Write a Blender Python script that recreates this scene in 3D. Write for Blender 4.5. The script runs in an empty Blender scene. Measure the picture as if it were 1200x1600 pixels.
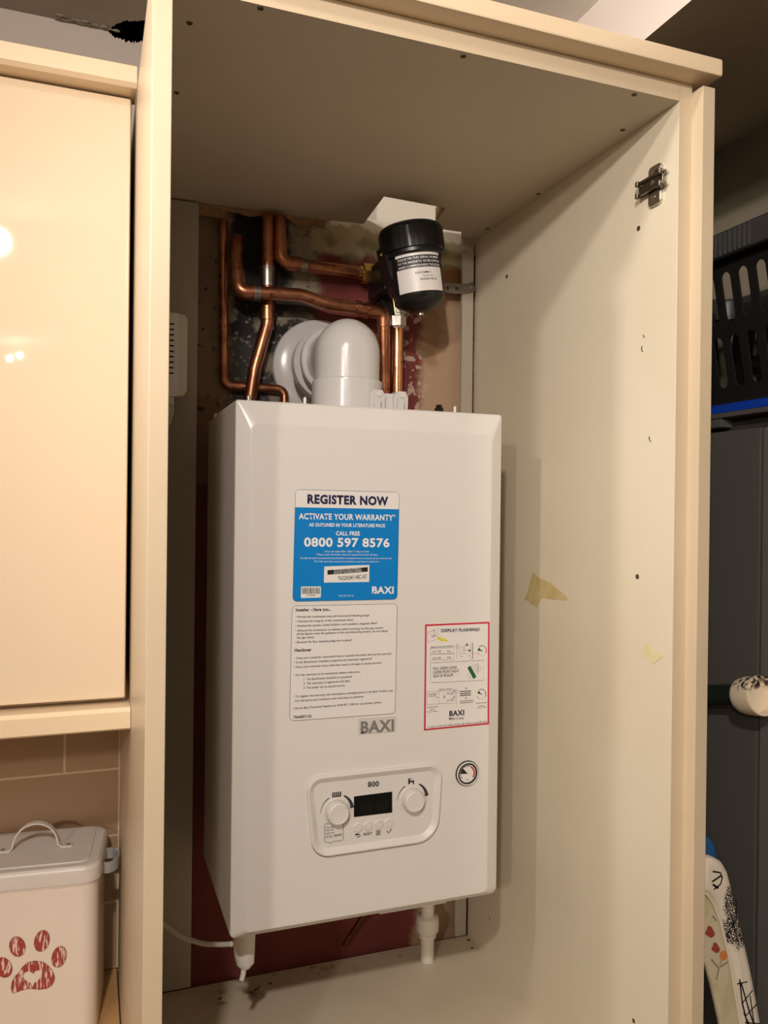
import bpy, bmesh, math, random
from mathutils import Vector, Matrix, noise
random.seed(7)
C = bpy.context.scene.collection
sc = bpy.context.scene
PI = math.pi
FLOOR = 1.09                       # the kitchen floor lies 1.09 m below the boiler's underside; everything is lifted by this at the end

# ------------------------------------------------------------------ camera, light, exposure
CAM = Vector((-0.17766, -1.04635, 0.56139))
FPX = 1256.05
def rot(rx, ry, rz):
    return Matrix.Rotation(rz, 3, 'Z') @ Matrix.Rotation(rx, 3, 'X') @ Matrix.Rotation(ry, 3, 'Y')
RC = rot(-0.002968, -0.011343, -0.352335)
cd = bpy.data.cameras.new('camera'); cam = bpy.data.objects.new('camera', cd); C.objects.link(cam)
cd.sensor_fit = 'VERTICAL'; cd.sensor_height = 36; cd.lens = 36*FPX/1600; cd.clip_start = .01
m3 = Matrix((RC.col[0], RC.col[2], -RC.col[1])).transposed()
cam.matrix_world = Matrix.Translation(CAM) @ m3.to_4x4()
sc.camera = cam
sc.view_settings.view_transform = 'Standard'; sc.view_settings.look = 'None'
sc.view_settings.gamma = 1; sc.view_settings.use_curve_mapping = False
sc.view_settings.exposure = 0.0
w = bpy.data.worlds.new('room'); sc.world = w; w.use_nodes = True
w.node_tree.nodes['Background'].inputs[0].default_value = (1, .86, .72, 1)
w.node_tree.nodes['Background'].inputs[1].default_value = .02
WARM = (1.0, .915, .84)
def lamp(name, loc, power, radius=.03, aim=None, size=115):
    l = bpy.data.lights.new(name, 'SPOT' if aim else 'POINT'); l.energy = power; l.color = WARM; l.shadow_soft_size = radius
    o = bpy.data.objects.new(name, l); C.objects.link(o); o.location = loc
    if aim:
        l.spot_size = math.radians(size); l.spot_blend = 1
        o.rotation_euler = (Vector(aim)-Vector(loc)).to_track_quat('-Z', 'Y').to_euler()
    return o
lamp('ceiling_or_fill_lamp', (-.71, -.404, 1.285), 25, .022, (.60, -.55, .45), 104)
lamp('ceiling_or_fill_lamp', (-.685, -.60, 1.285), 22, .022, (.60, -.55, .45), 104)
lamp('ceiling_or_fill_lamp', (-.418, -1.36, 1.275), 60, .03, (.35, -.05, .15), 130)
lamp('ceiling_or_fill_lamp', (-.48, -3.0, 1.25), 2, .009)
lamp('ceiling_or_fill_lamp', (-.53, -3.1, 1.25), 2, .009)
lamp('ceiling_or_fill_lamp', (-1.5, -2.5, 1.22), 62, .05)  # added fill light for the room, not a known lamp

# ------------------------------------------------------------------ helpers
def ray(u, v): return RC @ Vector(((u-600)/FPX, 1, -(v-800)/FPX))
def P(u, v, ax, val):              # where the line of sight through a pixel meets the plane axis = val
    r = ray(u, v); t = (val-CAM[ax])/r[ax]; return CAM + r*t
def srgb(r, g, b):
    f = lambda c: (c/255/12.92 if c <= 10 else ((c/255+.055)/1.055)**2.4)
    return (f(r), f(g), f(b), 1)
def mat(name, col, rough=.5, metal=0, coat=0, bump=0, bscale=40, vary=0, vscale=8, spec=.5):
    m = bpy.data.materials.new(name); m.use_nodes = True; nt = m.node_tree; b = nt.nodes['Principled BSDF']
    if len(col) == 3: col = (*col, 1)
    b.inputs['Base Color'].default_value = col; b.inputs['Roughness'].default_value = rough
    b.inputs['Metallic'].default_value = metal; b.inputs['Coat Weight'].default_value = coat
    b.inputs['Coat Roughness'].default_value = .02; b.inputs['Specular IOR Level'].default_value = spec
    tc = nt.nodes.new('ShaderNodeTexCoord')
    if vary:
        n = nt.nodes.new('ShaderNodeTexNoise'); n.inputs['Scale'].default_value = vscale; n.inputs['Detail'].default_value = 6
        nt.links.new(tc.outputs['Object'], n.inputs['Vector'])
        mr = nt.nodes.new('ShaderNodeMapRange'); mr.inputs[1].default_value = .3; mr.inputs[2].default_value = .7
        mr.inputs[3].default_value = 1-vary; mr.inputs[4].default_value = 1
        nt.links.new(n.outputs['Fac'], mr.inputs[0])
        mx = nt.nodes.new('ShaderNodeMix'); mx.data_type = 'RGBA'; mx.blend_type = 'MULTIPLY'; mx.inputs[0].default_value = 1
        mx.inputs[6].default_value = col; nt.links.new(mr.outputs[0], mx.inputs[7])
        nt.links.new(mx.outputs[2], b.inputs['Base Color'])
    if bump:
        n = nt.nodes.new('ShaderNodeTexNoise'); n.inputs['Scale'].default_value = bscale; n.inputs['Detail'].default_value = 5
        nt.links.new(tc.outputs['Object'], n.inputs['Vector'])
        bp = nt.nodes.new('ShaderNodeBump'); bp.inputs['Strength'].default_value = bump; bp.inputs['Distance'].default_value = .003
        nt.links.new(n.outputs['Fac'], bp.inputs['Height']); nt.links.new(bp.outputs[0], b.inputs['Normal'])
    return m
class Nodes:                       # colour built up from warped rectangles, in object coordinates
    def __init__(s, m, warp=.02, wscale=14, fine=.006):
        s.nt = m.node_tree; s.b = s.nt.nodes['Principled BSDF']; N = s.nt.nodes.new; L = s.nt.links.new
        s.tc = N('ShaderNodeTexCoord')
        def nz(scale, amp):
            n = N('ShaderNodeTexNoise'); n.inputs['Scale'].default_value = scale; n.inputs['Detail'].default_value = 6
            L(s.tc.outputs['Object'], n.inputs['Vector'])
            a = N('ShaderNodeVectorMath'); a.operation = 'SUBTRACT'; L(n.outputs['Color'], a.inputs[0]); a.inputs[1].default_value = (.5, .5, .5)
            c = N('ShaderNodeVectorMath'); c.operation = 'SCALE'; L(a.outputs[0], c.inputs[0]); c.inputs[3].default_value = amp
            return c.outputs[0]
        a = N('ShaderNodeVectorMath'); L(s.tc.outputs['Object'], a.inputs[0]); L(nz(wscale, warp*4), a.inputs[1])
        a2 = N('ShaderNodeVectorMath'); L(a.outputs[0], a2.inputs[0]); L(nz(90, fine*4), a2.inputs[1])
        s.sep = N('ShaderNodeSeparateXYZ'); L(a2.outputs[0], s.sep.inputs[0])
        s.col = None
    def start(s, c):
        n = s.nt.nodes.new('ShaderNodeRGB'); n.outputs[0].default_value = c; s.col = n.outputs[0]
    def step(s, ch, a, soft, inv=False):
        m = s.nt.nodes.new('ShaderNodeMapRange'); m.interpolation_type = 'SMOOTHSTEP'
        m.inputs[1].default_value = a-soft; m.inputs[2].default_value = a+soft
        m.inputs[3].default_value = 1.0 if inv else 0.0; m.inputs[4].default_value = 0.0 if inv else 1.0
        s.nt.links.new(s.sep.outputs[ch], m.inputs[0]); return m.outputs[0]
    def mul(s, a, b):
        m = s.nt.nodes.new('ShaderNodeMath'); m.operation = 'MULTIPLY'
        for i, x in enumerate((a, b)):
            if isinstance(x, (int, float)): m.inputs[i].default_value = x
            else: s.nt.links.new(x, m.inputs[i])
        return m.outputs[0]
    def rect(s, a0, a1, b0, b1, soft=.006, cha=0, chb=2):
        r = s.mul(s.step(cha, a0, soft), s.step(cha, a1, soft, True))
        return s.mul(r, s.mul(s.step(chb, b0, soft), s.step(chb, b1, soft, True)))
    def noise(s, scale, lo, hi, typ='ShaderNodeTexNoise'):
        n = s.nt.nodes.new('ShaderNodeTexNoise'); n.inputs['Scale'].default_value = scale; n.inputs['Detail'].default_value = 7
        s.nt.links.new(s.tc.outputs['Object'], n.inputs['Vector'])
        m = s.nt.nodes.new('ShaderNodeMapRange'); m.inputs[1].default_value = lo; m.inputs[2].default_value = hi
        s.nt.links.new(n.outputs['Fac'], m.inputs[0]); return m.outputs[0]
    def over(s, mask, c, op=1):
        x = s.nt.nodes.new('ShaderNodeMix'); x.data_type = 'RGBA'
        mk = s.mul(mask, op)
        s.nt.links.new(mk, x.inputs[0]); s.nt.links.new(s.col, x.inputs[6]); x.inputs[7].default_value = c; s.col = x.outputs[2]
    def done(s): s.nt.links.new(s.col, s.b.inputs['Base Color'])

def wloc(o):
    v = Vector((0, 0, 0))
    while o is not None: v += o.location; o = o.parent
    return v
def obj(name, bm, m, parent=None, local=False, smooth=35):
    bmesh.ops.recalc_face_normals(bm, faces=bm.faces[:])
    me = bpy.data.meshes.new(name); bm.to_mesh(me); bm.free()
    if parent is not None and not local: me.transform(Matrix.Translation(-wloc(parent)))
    for x in (m if isinstance(m, list) else [m]): me.materials.append(x)
    if smooth:
        me.shade_smooth(); me.set_sharp_from_angle(angle=math.radians(smooth))
    o = bpy.data.objects.new(name, me); C.objects.link(o)
    if parent is not None: o.parent = parent
    if smooth:
        wn = o.modifiers.new('weighted_normals', 'WEIGHTED_NORMAL'); wn.keep_sharp = True; wn.weight = 80
    return o
def thing(name, label, cat, loc=(0, 0, 0), rz=0, group=None):
    o = bpy.data.objects.new(name, None); C.objects.link(o); o.location = loc; o.rotation_euler = (0, 0, rz)
    o.empty_display_size = .03
    o['label'] = label; o['category'] = cat
    if group: o['group'] = group
    return o
def tag(o, label, cat, group=None):
    o['label'] = label; o['category'] = cat
    if group: o['group'] = group
    return o
def struct(name, bm, m, smooth=0):
    o = obj(name, bm, m, None, smooth=smooth); o['kind'] = 'structure'; return o
def lab(o, s): o['label'] = s; return o

def B(): return bmesh.new()
def box(bm, x0, x1, y0, y1, z0, z1, bev=0, seg=2):
    t = bmesh.new(); bmesh.ops.create_cube(t, size=1)
    for v in t.verts: v.co = Vector((x0+(v.co.x+.5)*(x1-x0), y0+(v.co.y+.5)*(y1-y0), z0+(v.co.z+.5)*(z1-z0)))
    if bev: bmesh.ops.bevel(t, geom=t.edges[:], offset=bev, segments=seg, profile=.5, affect='EDGES')
    merge(bm, t); return bm
def merge(bm, t, M=None):
    me = bpy.data.meshes.new('tmp'); t.to_mesh(me); t.free()
    if M is not None: me.transform(M)
    bm.from_mesh(me); bpy.data.meshes.remove(me)
def loft(bm, loops, cap0=True, cap1=True, closed=True):
    rows = [[bm.verts.new(p) for p in l] for l in loops]
    n = len(rows[0])
    for a, b in zip(rows, rows[1:]):
        for i in range(n if closed else n-1):
            j = (i+1) % n
            try: bm.faces.new((a[i], a[j], b[j], b[i]))
            except ValueError: pass
    if cap0: bm.faces.new(rows[0][::-1])
    if cap1: bm.faces.new(rows[-1])
    return bm
def rrect(x0, x1, z0, z1, r, n=5):           # corner radii: TL, TR, BR, BL or one number; returns 2D loop clockwise from the top left
    if not isinstance(r, (tuple, list)): r = (r,)*4
    out = []
    for (cx, cz, sx, sz, rr, a0) in ((x0, z1, 1, -1, r[0], PI), (x1, z1, -1, -1, r[1], PI/2), (x1, z0, -1, 1, r[2], 0), (x0, z0, 1, 1, r[3], -PI/2)):
        rr = max(rr, 1e-5)
        for k in range(n+1):
            a = a0 - k/n*PI/2
            out.append((cx+sx*rr+rr*math.cos(a), cz+sz*rr+rr*math.sin(a)))
    return out
def rpoly(pts, radii, n=6):                  # polygon with rounded corners, 2D
    out = []; N = len(pts)
    for i in range(N):
        p0, p, p1 = Vector(pts[i-1]), Vector(pts[i]), Vector(pts[(i+1) % N])
        a = (p0-p).normalized(); b = (p1-p).normalized(); th = a.angle(b); d = radii[i]/math.tan(th/2)
        c = p+(a+b).normalized()*radii[i]/math.sin(th/2)
        s = (p+a*d)-c; e = (p+b*d)-c; ang = s.angle_signed(e)
        for k in range(n+1):
            t = -ang*k/n
            out.append((c.x+s.x*math.cos(t)-s.y*math.sin(t), c.y+s.x*math.sin(t)+s.y*math.cos(t)))
    return out
def inset2(loop, d):                          # shrink a convex loop towards its inside
    n = len(loop); cx = sum(p[0] for p in loop)/n; cz = sum(p[1] for p in loop)/n; out = []
    for i in range(n):
        p0, p1 = Vector(loop[i-1]), Vector(loop[(i+1) % n]); t = (p1-p0)
        nn = Vector((-t.y, t.x)).normalized()
        if nn.dot(Vector((cx, cz))-Vector(loop[i])) < 0: nn = -nn
        out.append((loop[i][0]+nn.x*d, loop[i][1]+nn.y*d))
    return out
def xz(loop, y): return [Vector((p[0], y, p[1])) for p in loop]
def xy(loop, z): return [Vector((p[0], p[1], z)) for p in loop]
def fillet(path, r, n=8):
    path = [Vector(p) for p in path]; out = [path[0]]
    for i in range(1, len(path)-1):
        rr = r[i-1] if isinstance(r, (list, tuple)) else r
        p0, p, p1 = path[i-1], path[i], path[i+1]; a = (p0-p); b = (p1-p); la, lb = a.length, b.length; a.normalize(); b.normalize()
        th = a.angle(b)
        if th > PI-.02: out.append(p); continue
        d = min(rr/math.tan(th/2), la*.49, lb*.49); rr = d*math.tan(th/2)
        bis = (a+b).normalized(); c = p+bis*rr/math.sin(th/2); s = p+a*d-c; e = p+b*d-c; tot = s.angle(e); ax = s.cross(e).normalized()
        for k in range(n+1): out.append(c+Matrix.Rotation(tot*k/n, 3, ax) @ s)
    out.append(path[-1]); return out
def tube(bm, path, r, n=16, caps=True):
    path = [Vector(p) for p in path]; rs = r if isinstance(r, (list, tuple)) else [r]*len(path)
    t = (path[1]-path[0]).normalized(); up = Vector((0, 0, 1)) if abs(t.z) < .9 else Vector((1, 0, 0))
    nrm = t.cross(up).normalized(); loops = []
    for i, p in enumerate(path):
        t2 = ((path[i+1]-p).normalized() if i < len(path)-1 else (p-path[i-1]).normalized())
        if 0 < i < len(path)-1: t2 = (t2+(p-path[i-1]).normalized()).normalized()
        nrm = (nrm-t2*nrm.dot(t2)).normalized(); bn = t2.cross(nrm)
        loops.append([p+(nrm*math.cos(2*PI*k/n)+bn*math.sin(2*PI*k/n))*rs[i] for k in range(n)])
    return loft(bm, loops, caps, caps)
def lathe(bm, prof, org, axis, n=32, cap=True):
    axis = Vector(axis).normalized(); org = Vector(org)
    u = axis.cross(Vector((0, 0, 1)) if abs(axis.z) < .9 else Vector((1, 0, 0))).normalized(); v = axis.cross(u)
    loops = [[org+axis*t+(u*math.cos(2*PI*k/n)+v*math.sin(2*PI*k/n))*max(r, 1e-5) for k in range(n)] for r, t in prof]
    return loft(bm, loops, cap, cap)
def ribbon(bm, path, wdir, width, thick):     # flat band swept along a path
    path = [Vector(p) for p in path]; wdir = Vector(wdir).normalized(); loops = []
    for i, p in enumerate(path):
        t = (path[min(i+1, len(path)-1)]-path[max(i-1, 0)]).normalized(); nn = t.cross(wdir).normalized()
        loops.append([p+wdir*width/2*a+nn*thick/2*b for a, b in ((-1, -1), (1, -1), (1, 1), (-1, 1))])
    return loft(bm, loops)
def curve_mesh(cu):
    o = bpy.data.objects.new('tmp', cu); C.objects.link(o)
    dg = bpy.context.evaluated_depsgraph_get(); dg.update()
    me = bpy.data.meshes.new_from_object(o.evaluated_get(dg))
    bpy.data.objects.remove(o); bpy.data.curves.remove(cu)
    return me
def flat(bm, loops, thick, M, bevel=0):       # filled 2D outline with holes, given depth; M places it
    cu = bpy.data.curves.new('tmp', 'CURVE'); cu.dimensions = '2D'; cu.fill_mode = 'BOTH'; cu.extrude = max(thick/2-bevel, 0); cu.bevel_depth = bevel; cu.bevel_resolution = 2
    if bevel: cu.offset = -bevel
    for l in loops:
        s = cu.splines.new('POLY'); s.points.add(len(l)-1); s.use_cyclic_u = True
        for p, q in zip(s.points, l): p.co = (q[0], q[1], 0, 1)
    me = curve_mesh(cu); me.transform(M); bm.from_mesh(me); bpy.data.meshes.remove(me); return bm
def face_y(y):                                 # a drawing in (x, z) laid on the plane y
    return Matrix(((1, 0, 0, 0), (0, 0, -1, y), (0, 1, 0, 0), (0, 0, 0, 1)))
def text(bm, s, p0, p1, cap, y, bold=0, M=None, res=3):   # lettering whose baseline runs p0 -> p1 in (x, z), cap height in metres
    cu = bpy.data.curves.new('tmp', 'FONT'); cu.body = s; cu.size = 1; cu.offset = bold; cu.space_character = 1+bold*2.2; cu.resolution_u = res; cu.fill_mode = 'FRONT'
    me = curve_mesh(cu)
    if not len(me.vertices): return
    xs = [v.co.x for v in me.vertices]; x0, x1 = min(xs), max(xs)
    d = Vector(p1)-Vector(p0); sx = d.length/(x1-x0); sz = cap/.70; e = d.normalized(); sl = e.y
    for v in me.vertices:
        a = (v.co.x-x0)*sx; b = v.co.y*sz
        v.co = Vector((p0[0]+e.x*a, p0[1]+e.y*a+b, 0))
    me.transform(M if M is not None else face_y(y)); bm.from_mesh(me); bpy.data.meshes.remove(me)
def stroke(bm, pts, wd, M, thick=.0001):       # drawn line of even width in 2D
    pts = [Vector(p) for p in pts]; L, R_ = [], []
    for i, p in enumerate(pts):
        t = (pts[min(i+1, len(pts)-1)]-pts[max(i-1, 0)]).normalized(); n = Vector((-t.y, t.x))
        ww = wd[i] if isinstance(wd, (list, tuple)) else wd
        L.append(M @ Vector((p.x+n.x*ww/2, p.y+n.y*ww/2, 0))); R_.append(M @ Vector((p.x-n.x*ww/2, p.y-n.y*ww/2, 0)))
    a = [bm.verts.new(p) for p in L]; b = [bm.verts.new(p) for p in R_]
    for i in range(len(pts)-1): bm.faces.new((a[i], a[i+1], b[i+1], b[i]))
def fillp(bm, pts, M): bm.faces.new([bm.verts.new(M @ Vector((p[0], p[1], 0))) for p in pts])
def arc(c, r, a0, a1, n=20, ry=None):
    ry = ry or r
    return [(c[0]+r*math.cos(math.radians(a0+(a1-a0)*k/n)), c[1]+ry*math.sin(math.radians(a0+(a1-a0)*k/n))) for k in range(n+1)]

# ------------------------------------------------------------------ materials
def cream_board(name, col, rough=.35, dirt=.10):
    return mat(name, col, rough, vary=dirt, vscale=5, bump=.03, bscale=60)
M_edge = cream_board('cream_laminate', srgb(208, 189, 160), .35)
M_door = mat('gloss_cream_door', srgb(222, 201, 173), .025, coat=.4)
M_rail = mat('cream_rail', srgb(224, 202, 170), .3, coat=.2)
M_board = mat('cream_white_board', srgb(214, 203, 180), .4, vary=.08, vscale=4)
M_top = mat('grey_cream_board', srgb(206, 194, 172), .55, vary=.06, vscale=4)
M_strip = mat('grey_board', srgb(172, 162, 145), .5, vary=.08, vscale=6)
M_chip = mat('raw_chipboard', srgb(165, 128, 88), .9, vary=.4, vscale=120, bump=.6, bscale=200)
M_dark = mat('dark_void', srgb(22, 18, 15), .9)
M_white = mat('white_enamel_steel', srgb(226, 222, 217), .28, coat=.15)
M_side = mat('white_steel_side', srgb(205, 200, 190), .35)
M_plast = mat('white_plastic', srgb(222, 218, 212), .35)
M_plastic2 = mat('white_plastic_matt', srgb(215, 208, 196), .5)
M_flue = mat('flue_white', srgb(208, 205, 204), .22, coat=.2)
M_black = mat('black_plastic', srgb(18, 18, 18), .35)
M_blackgl = mat('black_display', srgb(14, 16, 15), .25)
M_chrome = mat('nickel', srgb(200, 195, 185), .25, metal=1)
M_brass = mat('brass', srgb(200, 165, 95), .3, metal=1, vary=.3, vscale=60)
M_zinc = mat('zinc_strap', srgb(150, 145, 135), .45, metal=1, vary=.3, vscale=90)
M_solder = mat('solder_tin', srgb(185, 175, 165), .35, metal=1, vary=.4, vscale=90)
def copper(name, c1, c2, rough):
    m = mat(name, c1, rough, metal=1); N = Nodes(m); N.start(c1); N.over(N.noise(28, .42, .62), c2, .9); N.over(N.noise(90, .58, .7), srgb(70, 36, 22), .6); N.done(); return m
M_cu = copper('old_copper', srgb(192, 132, 100), srgb(146, 94, 68), .36)
M_cunew = copper('bright_copper', srgb(226, 164, 118), srgb(200, 136, 92), .28)
M_ink = mat('navy_ink', srgb(22, 22, 70), .5)
M_blue = mat('sticker_blue', srgb(0, 128, 205), .35)
M_paper = mat('sticker_white', srgb(232, 228, 224), .4)
M_wtext = mat('white_print', srgb(240, 238, 236), .4)
M_gtext = mat('grey_print', srgb(60, 57, 55), .5)
M_ktext = mat('black_print', srgb(25, 24, 24), .5)
M_red = mat('red_print', srgb(200, 35, 58), .5)
M_green = mat('green_print', srgb(22, 96, 58), .5)
M_yellow = mat('yellow_print', srgb(228, 212, 60), .5)
M_badge = mat('grey_badge_letters', srgb(128, 124, 118), .4)
M_badgeplate = mat('pale_badge_plate', srgb(208, 204, 198), .3)

# wall behind the boiler: dark red paint, patches of plaster, near-black areas and bare render
def wall_mat():
    m = mat('painted_and_bare_wall', (.1, .03, .03), .85, bump=.5, bscale=70)
    N = Nodes(m, .012, 16, .004); N.start(srgb(112, 48, 44))
    N.over(N.noise(9, .5, .7), srgb(90, 36, 34), .6)
    N.over(N.rect(-.2, .060, .60, 1.1), srgb(134, 110, 88))                              # tan plaster left
    N.over(N.rect(-.2, .03, .60, .745), srgb(120, 86, 66), .8)
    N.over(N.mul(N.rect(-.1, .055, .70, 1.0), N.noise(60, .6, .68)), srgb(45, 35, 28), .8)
    N.over(N.rect(.045, .185, .66, .93, .012), srgb(52, 47, 44))                          # dark grey, near-black above
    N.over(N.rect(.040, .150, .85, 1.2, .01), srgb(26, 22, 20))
    N.over(N.mul(N.rect(.03, .20, .66, .90, .01), N.noise(34, .52, .62)), srgb(138, 128, 112), .75)
    N.over(N.mul(N.rect(.03, .20, .62, .9, .01), N.noise(120, .6, .66)), srgb(160, 155, 145), .6)
    N.over(N.rect(.142, .196, .935, 1.065, .01), srgb(150, 140, 120))                     # bare cement beside the red
    N.over(N.mul(N.rect(.14, .20, .92, 1.07, .01), N.noise(70, .55, .64)), srgb(70, 60, 48), .7)
    N.over(N.rect(.39, .50, -.4, 1.03, .01), srgb(172, 142, 114))                         # skim coat right
    N.over(N.mul(N.rect(.35, .40, .70, .98, .014), N.noise(75, .55, .6)), srgb(205, 185, 170), .6)
    N.over(N.rect(.385, .43, .83, .93, .008), srgb(136, 102, 70), .6)
    N.over(N.rect(.39, .52, .965, 1.02, .012), srgb(160, 108, 68), .8)
    N.over(N.rect(.185, .50, 1.012, 1.2, .008), srgb(176, 164, 132))                      # cream and green old paint above
    N.over(N.mul(N.rect(.20, .50, 1.0, 1.05, .012), N.noise(22, .48, .6)), srgb(126, 122, 90), .8)
    N.over(N.rect(.22, .56, 1.062, 1.5, .004), srgb(226, 218, 204))                       # white paint above the cupboard
    N.over(N.rect(-3, -.110, -2, 2, .002), srgb(192, 180, 172)); N.over(N.rect(-3, .3, 1.08, 2, .003), srgb(196, 184, 174))
    N.over(N.rect(.528, 3, -2, 2, .002), srgb(150, 143, 128))
    N.done(); return m
M_wall = wall_mat()
M_ceil = mat('ceiling_paint', srgb(178, 168, 155), .9, vary=.15, vscale=6, bump=.3, bscale=30)
N_ = Nodes(M_ceil, .01, 8, .002); N_.start(srgb(178, 168, 155)); N_.over(N_.noise(6, .4, .65), srgb(160, 149, 136), .7); N_.over(N_.rect(.02, 3, -4, .25, .01, 0, 1), srgb(245, 241, 236)); N_.done()  # right part painted whiter to stand in for light on it
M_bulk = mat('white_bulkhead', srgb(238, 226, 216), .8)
M_soffit = mat('soffit_shaded', srgb(190, 174, 152), .9, vary=.25, vscale=5)  # greyer than the bulkhead side: shade put into the colour
M_room = mat('room_wall_paint', srgb(200, 188, 170), .8)
M_floor = mat('floor_vinyl', srgb(120, 104, 88), .5, vary=.2)
M_plaster = mat('crumbling_plaster', srgb(178, 168, 152), .95, vary=.5, vscale=90, bump=.8, bscale=120)

# ------------------------------------------------------------------ setting
YW = .315; CZ = 1.322
nw = [P(u, v, 1, YW) for u, v in ((171, 50), (178, 57), (190, 59), (197, 65), (208, 67), (216, 64), (228, 66), (244, 62))]
notch = []
for a_, b_ in zip(nw, nw[1:]):
    for k in range(5): t = k/5; notch.append((a_.x+(b_.x-a_.x)*t, a_.z+(b_.z-a_.z)*t+random.uniform(-.003, .003)))
bm = B(); flat(bm, [[(-2.2, -1.09), (-2.2, CZ), (nw[0].x-.003, CZ)]+notch+[(nw[-1].x, CZ), (1.04, CZ), (1.04, -1.09)]], .12, face_y(YW+.06))
struct('wall_back', bm, M_wall)
struct('wall_right', box(B(), 1.04, 1.14, -3.8, YW, -1.09, CZ), mat('dull_wall_paint', srgb(138, 128, 110), .9, vary=.15, vscale=5))
struct('wall_left', box(B(), -2.3, -2.2, -3.8, YW, -1.09, CZ), M_room)
struct('wall_front', box(B(), -2.2, 1.04, -3.9, -3.8, -1.09, CZ), M_room)
struct('floor', box(B(), -2.2, 1.04, -3.8, YW, -1.13, -1.09), M_floor)
# ceiling with the broken plaster hole by the wall
nc = [P(u, v, 2, CZ) for u, v in ((171, 50), (175, 42), (183, 37), (195, 32), (207, 34), (222, 31), (250, 35))]
rim = [(nc[0].x-.002, YW)]
for a_, b_ in zip(nc, nc[1:]):
    for k in range(5): t = k/5; rim.append((a_.x+(b_.x-a_.x)*t, min(a_.y+(b_.y-a_.y)*t+random.uniform(-.003, .003), YW-.002)))
rim.append((nc[-1].x, YW))
bm = B(); flat(bm, [[(-2.2, -3.8), (-2.2, YW)]+rim+[(1.04, YW), (1.04, -3.8)]], .006, Matrix.Translation((0, 0, CZ+.003)))
struct('ceiling', bm, M_ceil)
bm = B(); hx = [p[0] for p in rim]        # box behind the hole, coloured black for the shade inside
box(bm, min(hx)-.05, max(hx)+.05, .10, YW+.16, CZ+.10, CZ+.11); box(bm, min(hx)-.06, min(hx)-.05, .10, YW+.16, CZ+.0065, CZ+.11)
box(bm, max(hx)+.05, max(hx)+.06, .10, YW+.16, CZ+.0065, CZ+.11); box(bm, min(hx)-.05, max(hx)+.05, .09, .10, CZ+.0065, CZ+.11)
box(bm, min(hx)-.05, max(hx)+.05, YW+.15, YW+.16, CZ-.1, CZ+.11)
struct('trim_1', bm, M_dark)
# torn plaster lip along the ceiling edge
bm = B()
for k in range(70):
    u = random.uniform(80, 182); v0 = 29+(u-80)*.235
    p = P(u, v0+random.gauss(0, 3.0)-2, 2, CZ-.001); s = random.uniform(.0012, .0042)
    t = bmesh.new(); bmesh.ops.create_icosphere(t, subdivisions=1, radius=s)
    for vv in t.verts: vv.co = Vector((vv.co.x*random.uniform(1, 2.4), vv.co.y, vv.co.z*.5))+Vector((p.x, min(p.y, YW-.004), CZ-.001))
    merge(bm, t)
o = obj('plaster_crumbs', bm, M_plaster); tag(o, 'flaking pale plaster crumbs along the ceiling edge beside the black hole', 'plaster'); o['kind'] = 'stuff'
# bulkhead over the alcove on the right: white side, sloping underside coloured darker for its shade
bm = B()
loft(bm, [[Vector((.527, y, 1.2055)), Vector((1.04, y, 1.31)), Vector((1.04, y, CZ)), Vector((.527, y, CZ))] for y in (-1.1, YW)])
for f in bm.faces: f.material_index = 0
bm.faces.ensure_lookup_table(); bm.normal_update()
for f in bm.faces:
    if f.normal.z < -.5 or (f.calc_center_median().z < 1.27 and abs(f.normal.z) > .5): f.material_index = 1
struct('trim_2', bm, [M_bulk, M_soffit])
# splashback tiles
def tile_mat():
    m = mat('beige_wall_tile', srgb(172, 146, 116), .3); nt = m.node_tree; b = nt.nodes['Principled BSDF']
    tc = nt.nodes.new('ShaderNodeTexCoord'); sp = nt.nodes.new('ShaderNodeSeparateXYZ'); cb = nt.nodes.new('ShaderNodeCombineXYZ')
    nt.links.new(tc.outputs['Object'], sp.inputs[0])
    ad = nt.nodes.new('ShaderNodeMath'); ad.inputs[1].default_value = 2.009+.0; nt.links.new(sp.outputs[0], ad.inputs[0])
    az = nt.nodes.new('ShaderNodeMath'); az.inputs[1].default_value = .1765; nt.links.new(sp.outputs[2], az.inputs[0])
    nt.links.new(ad.outputs[0], cb.inputs[0]); nt.links.new(az.outputs[0], cb.inputs[1])
    br = nt.nodes.new('ShaderNodeTexBrick'); br.inputs['Scale'].default_value = 1
    br.inputs['Brick Width'].default_value = .2; br.inputs['Row Height'].default_value = .1063; br.inputs['Mortar Size'].default_value = .0018; br.inputs['Mortar Smooth'].default_value = .2
    br.inputs['Color1'].default_value = srgb(176, 148, 116); br.inputs['Color2'].default_value = srgb(168, 138, 108); br.inputs['Mortar'].default_value = srgb(214, 192, 162)
    br.offset = .5; nt.links.new(cb.outputs[0], br.inputs['Vector']); nt.links.new(br.outputs['Color'], b.inputs['Base Color'])
    return m
struct('wall_splashback', box(B(), -2.2, -.1285, .305, YW, -.1765, .31), tile_mat())
struct('trim_3', box(B(), -.1285, -.1262, .3045, YW, -.1765, .31), mat('pale_sealant', srgb(220, 205, 180), .5))

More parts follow.
